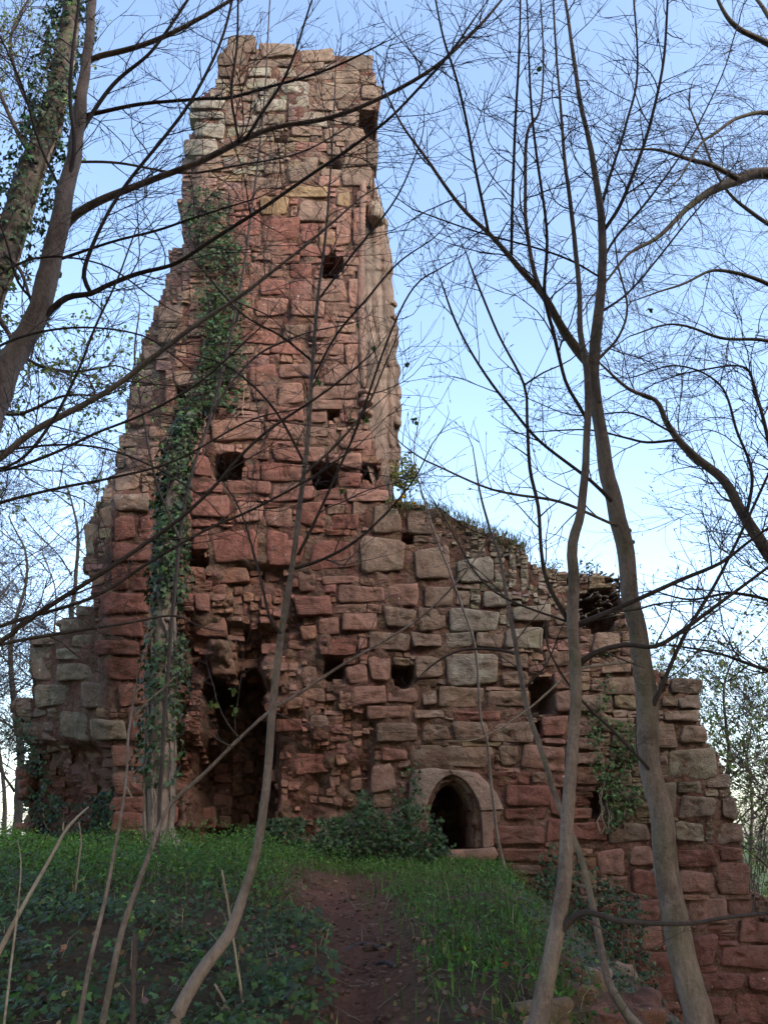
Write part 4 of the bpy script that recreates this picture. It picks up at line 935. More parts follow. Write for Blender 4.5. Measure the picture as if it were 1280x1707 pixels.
# thick pale trunk on the right
A = Tree('sycamore_tree', 'thickest pale smooth trunk on the right, knotted, rising to a fork against the sky', 'tree',
    [(1178, 1780, 74), (1150, 1650, 68), (1125, 1530, 62), (1105, 1400, 58), (1088, 1280, 55), (1072, 1150, 50), (1060, 1065, 46), (1045, 990, 44), (1040, 924, 42), (1028, 866, 40), (1016, 798, 36), (1004, 731, 33), (994, 672, 30), (988, 612, 29), (992, 560, 27), (1002, 480, 23), (1005, 400, 19), (998, 330, 16), (985, 250, 13), (968, 180, 11), (955, 90, 9), (942, 0, 7), (932, -70, 5)], 4.4, 'bark', 'bark', 21, ws=0.68)
A.twigify(A.trunk[int(len(A.trunk)*.62):], .8, .5, .4)
A.limb([(986, 612, 24), (960, 582, 23), (935, 545, 19), (905, 492, 16), (870, 455, 13), (820, 395, 10), (770, 345, 8), (715, 270, 7), (670, 210, 5), (640, 150, 4)], (4.4, 4.0), 1.0)
A.limb([(905, 492, 10), (890, 455, 10), (880, 400, 9), (875, 340, 8), (880, 225, 7), (900, 185, 5), (905, 100, 4), (900, 0, 3)], 4.3, .9)
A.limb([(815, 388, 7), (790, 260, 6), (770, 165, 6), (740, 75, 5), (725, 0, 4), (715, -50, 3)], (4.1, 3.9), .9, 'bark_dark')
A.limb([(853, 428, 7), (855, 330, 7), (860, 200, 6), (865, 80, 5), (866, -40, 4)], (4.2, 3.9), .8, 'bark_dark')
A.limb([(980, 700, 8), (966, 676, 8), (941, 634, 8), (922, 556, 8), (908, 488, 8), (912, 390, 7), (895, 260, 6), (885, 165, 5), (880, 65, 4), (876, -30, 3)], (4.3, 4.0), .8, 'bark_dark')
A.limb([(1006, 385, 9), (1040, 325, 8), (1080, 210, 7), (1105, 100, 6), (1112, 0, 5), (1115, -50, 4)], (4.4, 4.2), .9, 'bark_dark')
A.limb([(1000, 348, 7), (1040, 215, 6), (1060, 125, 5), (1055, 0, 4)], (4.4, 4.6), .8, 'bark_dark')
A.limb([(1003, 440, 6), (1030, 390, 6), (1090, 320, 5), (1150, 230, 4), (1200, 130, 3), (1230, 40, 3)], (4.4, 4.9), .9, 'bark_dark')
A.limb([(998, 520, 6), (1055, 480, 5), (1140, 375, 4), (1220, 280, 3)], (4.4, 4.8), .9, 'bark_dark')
A.limb([(1003, 463, 5), (940, 430, 5), (805, 390, 4), (690, 350, 3)], (4.4, 4.2), .9, 'bark_dark')
A.limb([(1028, 876, 8), (1005, 866, 7), (931, 837, 7), (854, 823, 6), (800, 808, 5), (708, 767, 4)], (4.4, 4.0), .9, 'bark_grey')
A.limb([(1024, 842, 10), (985, 801, 8), (902, 735, 7), (854, 682, 6), (820, 639, 6), (781, 576, 5), (757, 527, 5), (735, 464, 3)], (4.4, 3.9), .8, 'bark_dark')
A.limb([(1067, 1106, 8), (1040, 1108, 7), (960, 1118, 6), (920, 1150, 5), (870, 1190, 4), (800, 1230, 3), (740, 1235, 2)], (4.4, 4.2), .25, 'dry', .2, .05)
A.limb([(1088, 1290, 9), (1076, 1272, 8), (1017, 1213, 7), (981, 1180, 6), (940, 1130, 5), (915, 1085, 4)], (4.4, 4.1), .25, 'bark_dark', .25)
A.limb([(1077, 1196, 11), (1090, 1178, 10), (1104, 1150, 9), (1146, 1052, 8), (1200, 953, 7), (1250, 850, 6), (1300, 740, 5)], (4.4, 4.2), .7, 'bark_dark', .45)
A.limb([(994, 600, 8), (1030, 560, 6), (1045, 510, 5), (1030, 440, 4)], 4.5, .6, 'bark')
A.sprig(1080, 515, 4.3, .035, (.10, .11, .03)); A.sprig(893, 122, 4.0, .04, (.08, .12, .03)); A.done()
# slim second trunk
B = Tree('sycamore_tree', 'slim trunk crossing in front of the thick pale one, with a long low branch', 'tree',
    [(885, 1780, 42), (905, 1660, 39), (925, 1560, 37), (940, 1450, 33), (950, 1300, 29), (957, 1150, 27), (952, 1050, 26), (953, 973, 25), (953, 905, 23), (968, 852, 20), (975, 789, 18), (976, 740, 17), (980, 672, 17), (977, 614, 16), (967, 555, 14), (965, 475, 12), (952, 350, 10), (940, 260, 8), (932, 155, 6), (925, 60, 5), (920, -40, 4)], (3.9, 4.2), 'bark', 'bark', 22, ws=0.7)
B.twigify(B.trunk[int(len(B.trunk)*.62):], .8, .45, .4)
B.limb([(925, 1565, 20), (945, 1537, 16), (975, 1522, 13), (1020, 1535, 12), (1080, 1540, 11), (1150, 1540, 9), (1210, 1530, 8), (1300, 1520, 7)], (3.95, 3.6), .18, 'bark_dark', .4)
B.limb([(955, 1046, 14), (1014, 1021, 11), (1079, 993, 10), (1135, 967, 9), (1200, 937, 8), (1250, 900, 6), (1310, 860, 5)], (4.05, 3.7), .7, 'bark_dark', .45)
B.limb([(957, 1122, 15), (985, 1095, 12), (1040, 1078, 11), (1090, 1080, 10), (1140, 1050, 9), (1200, 1005, 8), (1300, 930, 6)], (4.05, 3.6), .7, 'bark_dark', .45)
B.limb([(949, 1040, 11), (912, 968, 9), (902, 915, 8), (897, 842, 8), (883, 779, 8), (878, 701, 7), (873, 643, 6), (830, 556, 5), (796, 469, 5), (778, 420, 3)], (4.05, 3.7), .55, 'bark_dark', .4)
B.limb([(943, 1036, 5), (840, 995, 5), (790, 950, 4), (745, 870, 3), (720, 830, 2)], (4.05, 4.2), .5, 'bark_dark', .3)
B.limb([(873, 643, 5), (905, 622, 4), (950, 600, 3), (990, 560, 2)], 3.8, .6, 'bark_dark', .25)
B.done()
# slender curved stem
Cc = Tree('hazel_stem', 'slender grey stem bending out at its foot, leaning left across the right wall', 'sapling',
    [(1085, 1740, 28), (1045, 1690, 23), (1012, 1632, 20), (998, 1560, 18), (980, 1480, 17), (965, 1420, 16), (935, 1350, 15), (900, 1245, 14), (875, 1165, 13), (860, 1085, 12), (850, 1030, 11), (840, 970, 9), (830, 920, 8), (817, 885, 7), (800, 820, 5), (790, 760, 3)], (5.0, 5.6), 'bark_grey', seed=23, ws=0.66)
Cc.twigify(Cc.trunk[int(len(Cc.trunk)*.55):], .35, .5, .5); Cc.limb([(862, 1092, 6), (830, 1084, 6), (770, 1085, 5), (720, 1110, 4), (690, 1140, 2)], 5.5, .2, 'bark_dark', .2); Cc.done()
D = Tree('sapling', 'thin pale sapling rising just right of the doorway', 'sapling',
    [(846, 1468, 8), (832, 1410, 8), (825, 1370, 8), (818, 1300, 8), (812, 1240, 7), (800, 1190, 7), (797, 1125, 7), (790, 1070, 7), (770, 1010, 6), (752, 960, 6), (725, 890, 5), (707, 835, 4), (690, 760, 3), (700, 690, 2)], (11.8, 11.2), 'bark_grey', seed=24, sides=7, ws=0.66)
D.twigify(D.trunk[int(len(D.trunk)*.6):], .3, .6, .4, fine=2); D.done()
# central sapling
S = Tree('sapling', 'central grey sapling curving up from the ivy bank in front of the tower', 'sapling',
    [(278, 1730, 36), (310, 1660, 33), (345, 1605, 31), (385, 1555, 28), (405, 1500, 26), (420, 1450, 24), (432, 1390, 23), (445, 1300, 21), (453, 1200, 20), (462, 1100, 18), (475, 1020, 17), (487, 950, 15), (498, 860, 14), (508, 780, 12), (515, 700, 11), (522, 600, 9), (530, 500, 8), (542, 400, 7), (550, 300, 5), (556, 200, 4), (560, 100, 3)], (3.9, 4.6), 'bark_grey', 'bark_dark', 25, ws=0.66)
S.twigify(S.trunk[int(len(S.trunk)*.5):], .5, .5, .4)
S.limb([(470, 1058, 8), (450, 1030, 7), (440, 990, 6), (425, 930, 5), (400, 850, 4), (370, 800, 3)], (4.2, 4.0), .5)
S.limb([(490, 948, 9), (540, 932, 8), (590, 905, 7), (640, 860, 5), (690, 800, 4), (720, 740, 3)], (4.3, 4.0), .5)
S.limb([(497, 925, 8), (530, 855, 7), (565, 780, 6), (600, 700, 6), (640, 580, 5), (690, 480, 4), (740, 445, 3)], (4.3, 4.1), .5)
S.limb([(505, 790, 6), (560, 740, 6), (610, 680, 5), (640, 610, 4)], (4.4, 4.2), .5, 'bark_grey')
S.limb([(508, 770, 6), (470, 700, 6), (430, 650, 5), (380, 610, 4), (320, 590, 3)], (4.4, 4.2), .5)
S.limb([(518, 640, 6), (560, 560, 5), (610, 500, 5), (660, 440, 4), (720, 400, 3)], (4.5, 4.3), .6)
S.limb([(520, 600, 5), (470, 560, 5), (400, 520, 4), (330, 440, 3)], (4.5, 4.3), .6)
S.limb([(530, 500, 5), (590, 420, 5), (660, 330, 4), (700, 240, 3)], (4.5, 4.4), .6)
for (x, y) in ((678, 607), (598, 542), (622, 578), (530, 636), (690, 700), (586, 700), (610, 697), (570, 815)): S.sprig(x, y, 4.3, .03, (.09, .17, .03))
S.done()
E = Tree('sapling', 'brown leaning stem that crosses behind the central sapling towards the wall', 'sapling',
    [(166, 1740, 18), (185, 1640, 17), (205, 1550, 16), (235, 1465, 14), (258, 1400, 13), (285, 1340, 12), (340, 1290, 11), (400, 1230, 10), (450, 1185, 10), (500, 1155, 9), (560, 1115, 8), (620, 1080, 7), (700, 1030, 6), (770, 960, 5), (820, 890, 3)], (3.8, 4.8), 'bark', 'bark_dark', 26, sides=9, ws=0.6)
E.twigify(E.trunk[int(len(E.trunk)*.45):], .22, .35, .4)
E.limb([(400, 1232, 4), (385, 1215, 4), (370, 1190, 3), (360, 1165, 2)], 4.3, .3); E.limb([(385, 1245, 4), (350, 1225, 3), (330, 1195, 3), (320, 1170, 2)], 4.2, .3)
for (x, y) in ((352, 1172), (392, 1182), (390, 1150)): E.sprig(x, y, 4.2, .03, (.10, .13, .03))
E.done()
Fs = Tree('sapling', 'thin upright whip at the lower left with a pale forked tip', 'sapling',
    [(128, 1740, 13), (150, 1610, 12), (175, 1500, 10), (195, 1400, 9), (207, 1330, 8), (212, 1290, 8), (214, 1230, 7), (218, 1200, 6), (228, 1140, 5), (240, 1090, 4), (258, 1045, 3)], (3.7, 4.6), 'bark', 'dry', 27, sides=8, ws=0.6)
Fs.limb([(217, 1205, 5), (245, 1170, 4), (270, 1150, 4), (292, 1128, 2)], 4.5, .3, 'dry', .15); Fs.limb([(221, 1330, 4), (216, 1320, 4), (211, 1310, 4)], 4.3, 0, 'dry', .05); Fs.done()
Gs = Tree('dry_stick', 'bleached dry stick slanting up from the left edge of the bank', 'stick', [(-8, 1600, 9), (40, 1510, 7), (80, 1440, 6), (115, 1378, 5), (148, 1345, 3)], (3.9, 4.3), 'dry', seed=28, sides=7); Gs.limb([(108, 1392, 3), (106, 1380, 3), (107, 1370, 2)], 4.2, 0, tl=.05); Gs.done()
Hs = Tree('dry_stick', 'very thin pale stalk at the far left of the ivy bank', 'stick', [(4, 1740, 4), (18, 1620, 4), (30, 1520, 3), (36, 1440, 2), (30, 1400, 2)], (3.6, 4.0), 'dry', seed=29, sides=6); Hs.done()
Is = Tree('cut_stem', 'short dark cut stem standing in the ivy left of the central sapling', 'stick', [(222, 1740, 10), (224, 1640, 9), (226, 1558, 8)], 3.7, 'bark_dark', seed=30, sides=8); Is.done()
for (rows, lab, sd_) in (([(130, 1450, 3), (136, 1400, 3), (132, 1370, 2)], 'short straw stalk in the herbs below the low wall stub', 31), ([(385, 1540, 4), (375, 1480, 4), (370, 1450, 3)], 'broken pale stalk just left of the central sapling', 32), ([(395, 1712, 5), (375, 1670, 4), (358, 1640, 3)], 'pale stalk leaning in the ivy right of the sapling foot', 33)):
    q = Tree('dry_stick', lab, 'stick', rows, 4.4 if sd_ != 31 else 6.5, 'dry', seed=sd_, sides=6); q.done()

# leaning tree on the left, its limbs sweep across the sky and the tower
Lt = Tree('sycamore_tree', 'leaning bare trunk at the left edge whose long limbs sweep across the tower', 'tree',
    [(-200, 1300, 74), (-130, 1000, 68), (-65, 815, 64), (-25, 720, 60), (10, 620, 54), (45, 550, 46), (80, 450, 42), (98, 375, 38), (118, 290, 30), (130, 200, 26), (143, 100, 20), (155, 0, 16), (160, -60, 12)], (4.3, 4.6), 'bark', 'bark_dark', 41, ws=0.82)
Lt.twigify(Lt.trunk[int(len(Lt.trunk)*.6):], .6, .6, .4)
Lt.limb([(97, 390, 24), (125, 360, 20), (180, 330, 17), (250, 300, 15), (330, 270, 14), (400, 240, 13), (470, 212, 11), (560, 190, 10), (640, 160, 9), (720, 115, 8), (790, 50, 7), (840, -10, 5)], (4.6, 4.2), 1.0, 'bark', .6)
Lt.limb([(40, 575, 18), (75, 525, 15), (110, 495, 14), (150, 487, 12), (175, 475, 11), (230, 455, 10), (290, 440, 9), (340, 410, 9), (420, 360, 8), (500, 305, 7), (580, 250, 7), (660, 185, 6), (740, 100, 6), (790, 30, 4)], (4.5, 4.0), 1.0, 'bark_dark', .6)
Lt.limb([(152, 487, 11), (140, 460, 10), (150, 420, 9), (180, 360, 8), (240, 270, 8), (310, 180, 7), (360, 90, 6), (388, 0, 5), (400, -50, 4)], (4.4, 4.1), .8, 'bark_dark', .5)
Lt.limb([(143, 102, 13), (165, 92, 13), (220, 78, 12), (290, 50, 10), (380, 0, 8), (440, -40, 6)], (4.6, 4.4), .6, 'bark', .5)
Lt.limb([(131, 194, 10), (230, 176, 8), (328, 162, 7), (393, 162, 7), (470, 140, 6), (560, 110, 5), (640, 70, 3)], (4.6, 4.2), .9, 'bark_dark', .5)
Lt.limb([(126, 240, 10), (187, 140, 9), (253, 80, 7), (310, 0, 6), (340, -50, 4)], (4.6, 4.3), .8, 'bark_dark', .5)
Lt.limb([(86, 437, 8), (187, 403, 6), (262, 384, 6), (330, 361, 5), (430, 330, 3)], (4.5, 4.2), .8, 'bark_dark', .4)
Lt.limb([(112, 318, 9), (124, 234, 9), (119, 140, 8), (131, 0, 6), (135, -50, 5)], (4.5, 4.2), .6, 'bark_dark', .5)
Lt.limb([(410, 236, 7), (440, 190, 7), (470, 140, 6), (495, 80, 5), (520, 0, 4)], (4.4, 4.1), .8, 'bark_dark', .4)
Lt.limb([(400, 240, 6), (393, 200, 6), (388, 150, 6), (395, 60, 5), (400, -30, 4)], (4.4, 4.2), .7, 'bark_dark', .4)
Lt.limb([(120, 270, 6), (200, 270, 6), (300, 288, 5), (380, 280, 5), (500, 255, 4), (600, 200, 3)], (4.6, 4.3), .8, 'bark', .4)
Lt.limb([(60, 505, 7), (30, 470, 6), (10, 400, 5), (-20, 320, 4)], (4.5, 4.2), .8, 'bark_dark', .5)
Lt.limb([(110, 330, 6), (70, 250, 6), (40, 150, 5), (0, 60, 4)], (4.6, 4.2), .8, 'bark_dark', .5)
Lt.done()
Mt = Tree('sycamore_tree', 'bare tree standing beyond the left edge, reaching in with long low dark branches', 'tree',
    [(-330, 1720, 60), (-320, 1500, 56), (-300, 1300, 52), (-270, 1100, 46), (-230, 950, 40), (-190, 820, 34), (-150, 700, 26), (-110, 560, 18), (-80, 400, 12), (-60, 250, 8)], 4.0, 'bark', 'bark_dark', 42)
Mt.limb([(-215, 905, 24), (-110, 835, 20), (-5, 768, 17), (60, 718, 15), (130, 680, 14), (190, 645, 13), (250, 600, 12), (300, 562, 11), (350, 525, 10), (430, 470, 8), (520, 400, 6), (600, 330, 4)], (4.0, 4.2), .6, 'bark_grey', .6)
Mt.limb([(-285, 1200, 22), (-150, 1140, 16), (0, 1072, 12), (40, 1040, 12), (125, 980, 11), (235, 908, 10), (300, 862, 9), (350, 815, 8), (410, 750, 7), (470, 700, 6), (560, 640, 5), (620, 590, 3)], (4.0, 3.8), .55, 'bark_dark', .5)
Mt.limb([(-285, 1190, 16), (-130, 1100, 11), (0, 1045, 9), (150, 995, 8), (240, 940, 8), (340, 885, 7), (420, 850, 6), (520, 795, 5), (600, 740, 3)], (4.0, 4.1), .5, 'bark_dark', .5)
Mt.limb([(-280, 1170, 14), (-120, 1110, 10), (0, 1075, 8), (100, 1055, 8), (200, 1040, 6), (285, 1025, 5), (325, 1040, 4)], (4.0, 4.4), .2, 'bark_dark', .3)
Mt.limb([(-220, 920, 14), (-100, 880, 10), (0, 838, 8), (100, 812, 7), (200, 792, 6), (300, 765, 5), (420, 700, 4), (500, 680, 3)], (4.0, 4.2), .5, 'bark_dark', .5)
Mt.limb([(-180, 800, 12), (-60, 780, 9), (0, 785, 8), (80, 760, 7), (160, 722, 6), (240, 690, 6), (330, 640, 5), (420, 560, 4)], (4.0, 3.9), .6, 'bark_dark', .5)
Mt.limb([(-190, 825, 10), (-50, 790, 8), (30, 770, 7), (90, 700, 7), (130, 620, 6), (160, 540, 5), (200, 460, 4), (230, 380, 3)], (4.0, 3.7), .6, 'bark_dark', .45)
Mt.limb([(-140, 680, 10), (-40, 600, 7), (40, 560, 6), (140, 545, 5), (240, 560, 4), (300, 600, 3)], (4.0, 4.3), .7, 'bark_dark', .5)
Mt.limb([(-110, 560, 8), (-30, 480, 6), (60, 430, 5), (170, 440, 4), (260, 500, 3)], (4.0, 4.3), .7, 'bark_dark', .5)
Mt.limb([(-190, 830, 8), (-60, 770, 7), (50, 745, 6), (160, 745, 5), (260, 780, 4), (340, 830, 3)], (4.0, 4.4), .5, 'bark_dark', .5)
Mt.done()
Nn = Tree('sapling', 'thin dark pole of a sapling standing before the ivy on the tower', 'sapling',
    [(262, 1420, 10), (272, 1250, 10), (285, 1050, 9), (300, 900, 9), (320, 790, 8), (352, 690, 8), (385, 560, 7), (412, 408, 6), (432, 250, 5), (442, 150, 4), (450, 0, 3)], (8.6, 8.8), 'bark_dark', seed=43, sides=8, ws=0.7)
Nn.twigify(Nn.trunk[int(len(Nn.trunk)*.45):], .35, .8, .5, fine=1.7)
Nn.limb([(300, 900, 6), (260, 800, 5), (240, 700, 5), (225, 600, 4), (232, 520, 3)], (8.6, 8.3), .4, 'bark_dark', .6, fine=1.7)
Nn.limb([(352, 690, 5), (420, 600, 5), (500, 560, 4), (580, 540, 3)], (8.7, 8.3), .4, 'bark_dark', .6, fine=1.7); Nn.done()

# ivy-clad trunk at the tower's foot
Iv = Tree('ivy_clad_tree', 'old trunk at the tower foot wrapped in ivy and woody creeper stems', 'tree',
    [(272, 1450, 56), (270, 1390, 50), (268, 1300, 48), (270, 1200, 46), (274, 1100, 42), (278, 1000, 38), (284, 900, 34), (290, 820, 28), (300, 740, 20), (318, 690, 14)], (10.6, 11.2), 'bark_grey', seed=44)
def clothe(t, path, n, size, color, spread_, seed, lo=0., hi=1., creepers=10, dens=None):
    rg = np.random.default_rng(seed); p = path; i = (rg.uniform(lo, hi, n)*(len(p)-1)).astype(int); a = rg.uniform(0, 2*math.pi, n)
    dn = vnoise(np.stack([np.cos(a)*1.1+7, np.sin(a)*1.1, p[i, 2]*1.6], -1), seed); k = rg.uniform(-.75, .3, n) < dn
    if dens is not None: k &= rg.uniform(0, 1, n) < dens(i/(len(p)-1))
    i, a, dn = i[k], a[k], dn[k]
    rad = np.stack([np.cos(a), np.sin(a), a*0], -1); pos = p[i, :3]+rad*(p[i, 3]*1.0+rg.uniform(.01, spread_, len(i))*(1+.6*dn))[:, None]+np.stack([a*0, a*0, rg.normal(size=len(i))*.05], -1)
    scat_obj('ivy_leaves', [scatter(pos, rad+np.array([0, 0, .4]), rg.uniform(size*.6, size*1.25, len(i)), (IVY_V, IVY_F), color, .4, (0, 0, -1), .38, .15, rg)], M['ivy'], t.root)
    mb = MB(); rr = random.Random(seed)
    for q in range(creepers):
        a0 = rr.uniform(-2.6, -.5); pts = []; top = rr.uniform(.35, .95); m_ = 26
        for k in range(m_):
            u = k/(m_-1)*top; i = int(u*(len(p)-1)); a0 += rr.gauss(0, .13); r = p[i, 3]*1.06+.012
            pts.append(p[i, :3]+np.array([math.cos(a0), math.sin(a0), 0])*r)
        mb.tube(spline(pts, .08), rr.uniform(.008, .02), 5, wob=.2)
    mb.build('creeper_stems', M['bark_grey'], t.root, t.base, kind='stuff')
clothe(Iv, Iv.trunk, 6000, .085, (.034, .062, .021), .15, 45, .15, 1., 7, lambda u: interp([(0, .15), (.25, .35), (.45, .7), (.6, 1), (1, 1)], u)); Iv.done()
# ivy-clad tree, upper left
Iw = Tree('ivy_clad_tree', 'ivy covered trunk leaning behind the left edge of the picture', 'tree',
    [(-180, 1300, 74), (-130, 1000, 70), (-80, 720, 64), (-30, 520, 56), (10, 420, 48), (45, 310, 42), (80, 220, 38), (100, 120, 32), (115, 40, 26), (125, -50, 20)], 7.5, 'bark_moss', seed=46)
clothe(Iw, Iw.trunk, 4200, .075, (.035, .07, .025), .20, 47, .3, .97, 5); 
Iw.limb([(60, 270, 12), (20, 200, 9), (-10, 120, 7), (-30, 30, 5)], 7.3, .9, 'bark_dark', .9, fine=1.6); Iw.limb([(10, 420, 12), (40, 460, 8), (60, 540, 6), (50, 620, 4)], 7.2, .9, 'bark_dark', .8, .1, fine=1.6)
Iw.limb([(-20, 500, 14), (40, 590, 9), (110, 620, 7), (190, 610, 4)], 7.2, 1.0, 'bark_dark', .8, .2, fine=1.6); Iw.limb([(-60, 650, 14), (20, 690, 9), (110, 660, 6), (170, 660, 4)], 7.0, 1.0, 'bark_dark', .8, .2, fine=1.6)
Iw.limb([(75, 235, 10), (30, 130, 8), (20, 60, 6), (60, -20, 4)], 7.8, 1., 'bark_dark', .8, fine=1.6)
Iw.leaves(.5, .042, (.22, .29, .09), 4, where=lambda p: p[0] < -1.7); Iw.done()

# big spreading tree, upper right, weeping twigs
Jt = Tree('spreading_tree', 'mossy spreading tree at the right edge with fine weeping twigs', 'tree',
    [(1560, 1500, 120), (1540, 1200, 110), (1510, 900, 100), (1490, 600, 84), (1450, 360, 60), (1400, 200, 40), (1350, 60, 26), (1330, -60, 16)], 8.5, 'bark_moss', seed=51)
W_ = dict(tl=1.0, fine=1.15)
Jt.limb([(1480, 420, 44), (1400, 320, 34), (1280, 290, 26), (1225, 302, 24), (1190, 318, 20), (1150, 345, 14), (1100, 395, 10), (1040, 430, 7), (1000, 480, 5)], (8.5, 8), 1.0, 'bark_moss', 1.0, -.15, fine=1.15)
Jt.limb([(1230, 300, 14), (1190, 280, 11), (1150, 268, 9), (1090, 250, 6), (1040, 250, 4)], (8.1, 7.8), .8, 'bark_moss', .8, -.1, fine=1.15)
Jt.limb([(1400, 160, 22), (1280, 75, 14), (1225, 45, 11), (1200, 10, 8), (1185, -40, 6)], (8.5, 8), .85, 'bark_moss', .8, 0, fine=1.15)
Jt.limb([(1440, 350, 20), (1340, 210, 12), (1280, 190, 10), (1225, 200, 8), (1170, 240, 6), (1130, 300, 4)], (8.5, 7.8), .85, 'bark_moss', .8, -.2, fine=1.15)
Jt.limb([(1490, 600, 20), (1360, 520, 14), (1270, 470, 10), (1190, 450, 7), (1120, 480, 5), (1060, 500, 3)], (8.5, 8), .85, 'bark_moss', .9, -.15, fine=1.15)
Jt.limb([(1490, 560, 20), (1350, 430, 12), (1260, 360, 9), (1200, 300, 6), (1150, 180, 4)], (8.5, 8.3), .85, 'bark_moss', .9, -.05, fine=1.15)
Jt.limb([(1500, 700, 20), (1380, 600, 13), (1280, 570, 9), (1200, 560, 7), (1120, 540, 5), (1050, 560, 3)], (8.5, 8.4), .85, 'bark_moss', .9, -.1, fine=1.15)
Jt.limb([(1340, 70, 14), (1290, 40, 10), (1250, -20, 7)], 8.5, .85, 'bark_moss', .7, fine=1.15)
Jt.done()
Kt = Tree('birch_tree', 'grey tree beyond the right edge sending one pale limb up and left', 'tree',
    [(1480, 1560, 70), (1470, 1350, 64), (1440, 1200, 56), (1400, 1100, 44), (1350, 1010, 34), (1300, 950, 27), (1280, 922, 24), (1241, 861, 21), (1202, 798, 18), (1144, 750, 15), (1110, 706, 11), (1091, 668, 9), (1047, 648, 7), (999, 605, 4)], (7.2, 6.6), 'bark_grey', 'bark_dark', 52, ws=0.85)
Kt.twigify(Kt.trunk[int(len(Kt.trunk)*.5):], 1.0, .8, .1, fine=1.4)
Kt.limb([(1128, 735, 7), (1080, 738, 6), (1042, 730, 5), (980, 715, 4), (900, 720, 3)], 6.7, 1.0, 'bark_dark', .6, .1, fine=1.4)
Kt.limb([(1241, 861, 8), (1250, 790, 7), (1230, 720, 6), (1200, 640, 5), (1130, 610, 4), (1050, 630, 3)], 6.8, 1.0, 'bark_dark', .7, .1, fine=1.4)
Kt.limb([(1380, 1060, 18), (1330, 900, 12), (1290, 780, 9), (1260, 650, 7), (1235, 610, 5), (1150, 620, 4), (1090, 640, 3)], 6.9, 1.0, 'bark_dark', .8, .1, fine=1.4)
Kt.limb([(1380, 1060, 16), (1300, 1010, 9), (1220, 990, 7), (1150, 1000, 5), (1090, 985, 3)], 6.9, .9, 'bark_dark', .6, .1, fine=1.4)
Kt.limb([(1400, 1100, 16), (1300, 1120, 9), (1200, 1090, 6), (1120, 1075, 4)], 6.9, .8, 'bark_dark', .6, .1, fine=1.4)
Kt.limb([(1120, 722, 5), (1050, 690, 4), (950, 690, 3), (870, 660, 2)], 6.7, 1.0, 'bark_dark', .5, .1, fine=1.4)
Kt.leaves(.5, .028, (.17, .18, .06), 2, (OVAL_V, OVAL_F)); Kt.done()

# trees beyond the ruin
def far_tree(name, label, px, base_py, Y, height_px, width, seed, group, leaf=None, mat='bark_moss', dens=1.0, fine=3.2, tl=1.6, n=7):
    rr = random.Random(seed); top = base_py-height_px
    rows = [(px, base_py, width), (px+rr.uniform(-6, 6), base_py-height_px*.3, width*.8), (px+rr.uniform(-14, 14), base_py-height_px*.6, width*.5), (px+rr.uniform(-20, 20), base_py-height_px*.85, width*.28), (px+rr.uniform(-24, 24), top, 2)]
    t = Tree(name, label, 'tree', rows, Y, mat, mat, seed, group, sides=8)
    for k in range(n):
        u = .18+.75*k/(n-1); y0 = base_py-height_px*u; sd = 1 if k % 2 else -1; L_ = height_px*(1-u*.55)*rr.uniform(.28, .45)
        x0 = px+(rows[2][0]-px)*min(1, u/.6); a = rr.uniform(.5, 1.0)
        t.limb([(x0, y0, max(3, width*.45*(1-u*.6))), (x0+sd*L_*.35*math.cos(a), y0-L_*.35*math.sin(a), max(2.5, width*.3*(1-u*.6))), (x0+sd*L_*.75*math.cos(a*.9), y0-L_*.7*math.sin(a), 2.5), (x0+sd*L_*math.cos(a*.8), y0-L_*1.0*math.sin(a*1.1), 1.5)], (Y, Y+rr.uniform(-1.5, 1.5)), dens*.14, None, tl, .25, fine=fine)
    if leaf: t.leaves(*leaf)
    t.done(); return t
G1 = 'bare trees beyond the low left stub'
far_tree('bare_tree', 'bare tree with a reddish haze of twigs behind the low wall stub, nearest the tower', 118, 1420, 20, 620, 17, 61, G1, n=9)
far_tree('bare_tree', 'bare tree seen in the gap at the far left edge', 28, 1420, 19, 560, 15, 62, G1, n=9)
far_tree('bare_tree', 'low bare tree leaning in at the left edge of the bank', -70, 1420, 17, 520, 17, 63, G1, n=9)
G2 = 'trees beyond the right end of the wall'
yl = (.55, .07, (.17, .22, .07), 4)
far_tree('young_leaf_tree', 'tree with fresh green leaves just beyond the right end of the wall', 1210, 1520, 18, 440, 13, 64, G2, yl, n=8)
far_tree('young_leaf_tree', 'second leafy tree at the right edge behind the wall', 1300, 1560, 16, 520, 14, 65, G2, yl, n=8)
far_tree('bare_tree', 'bare thin tree filling the gap below the fresh leaves at right', 1255, 1540, 21, 330, 9, 66, G2, n=7, tl=1.2)
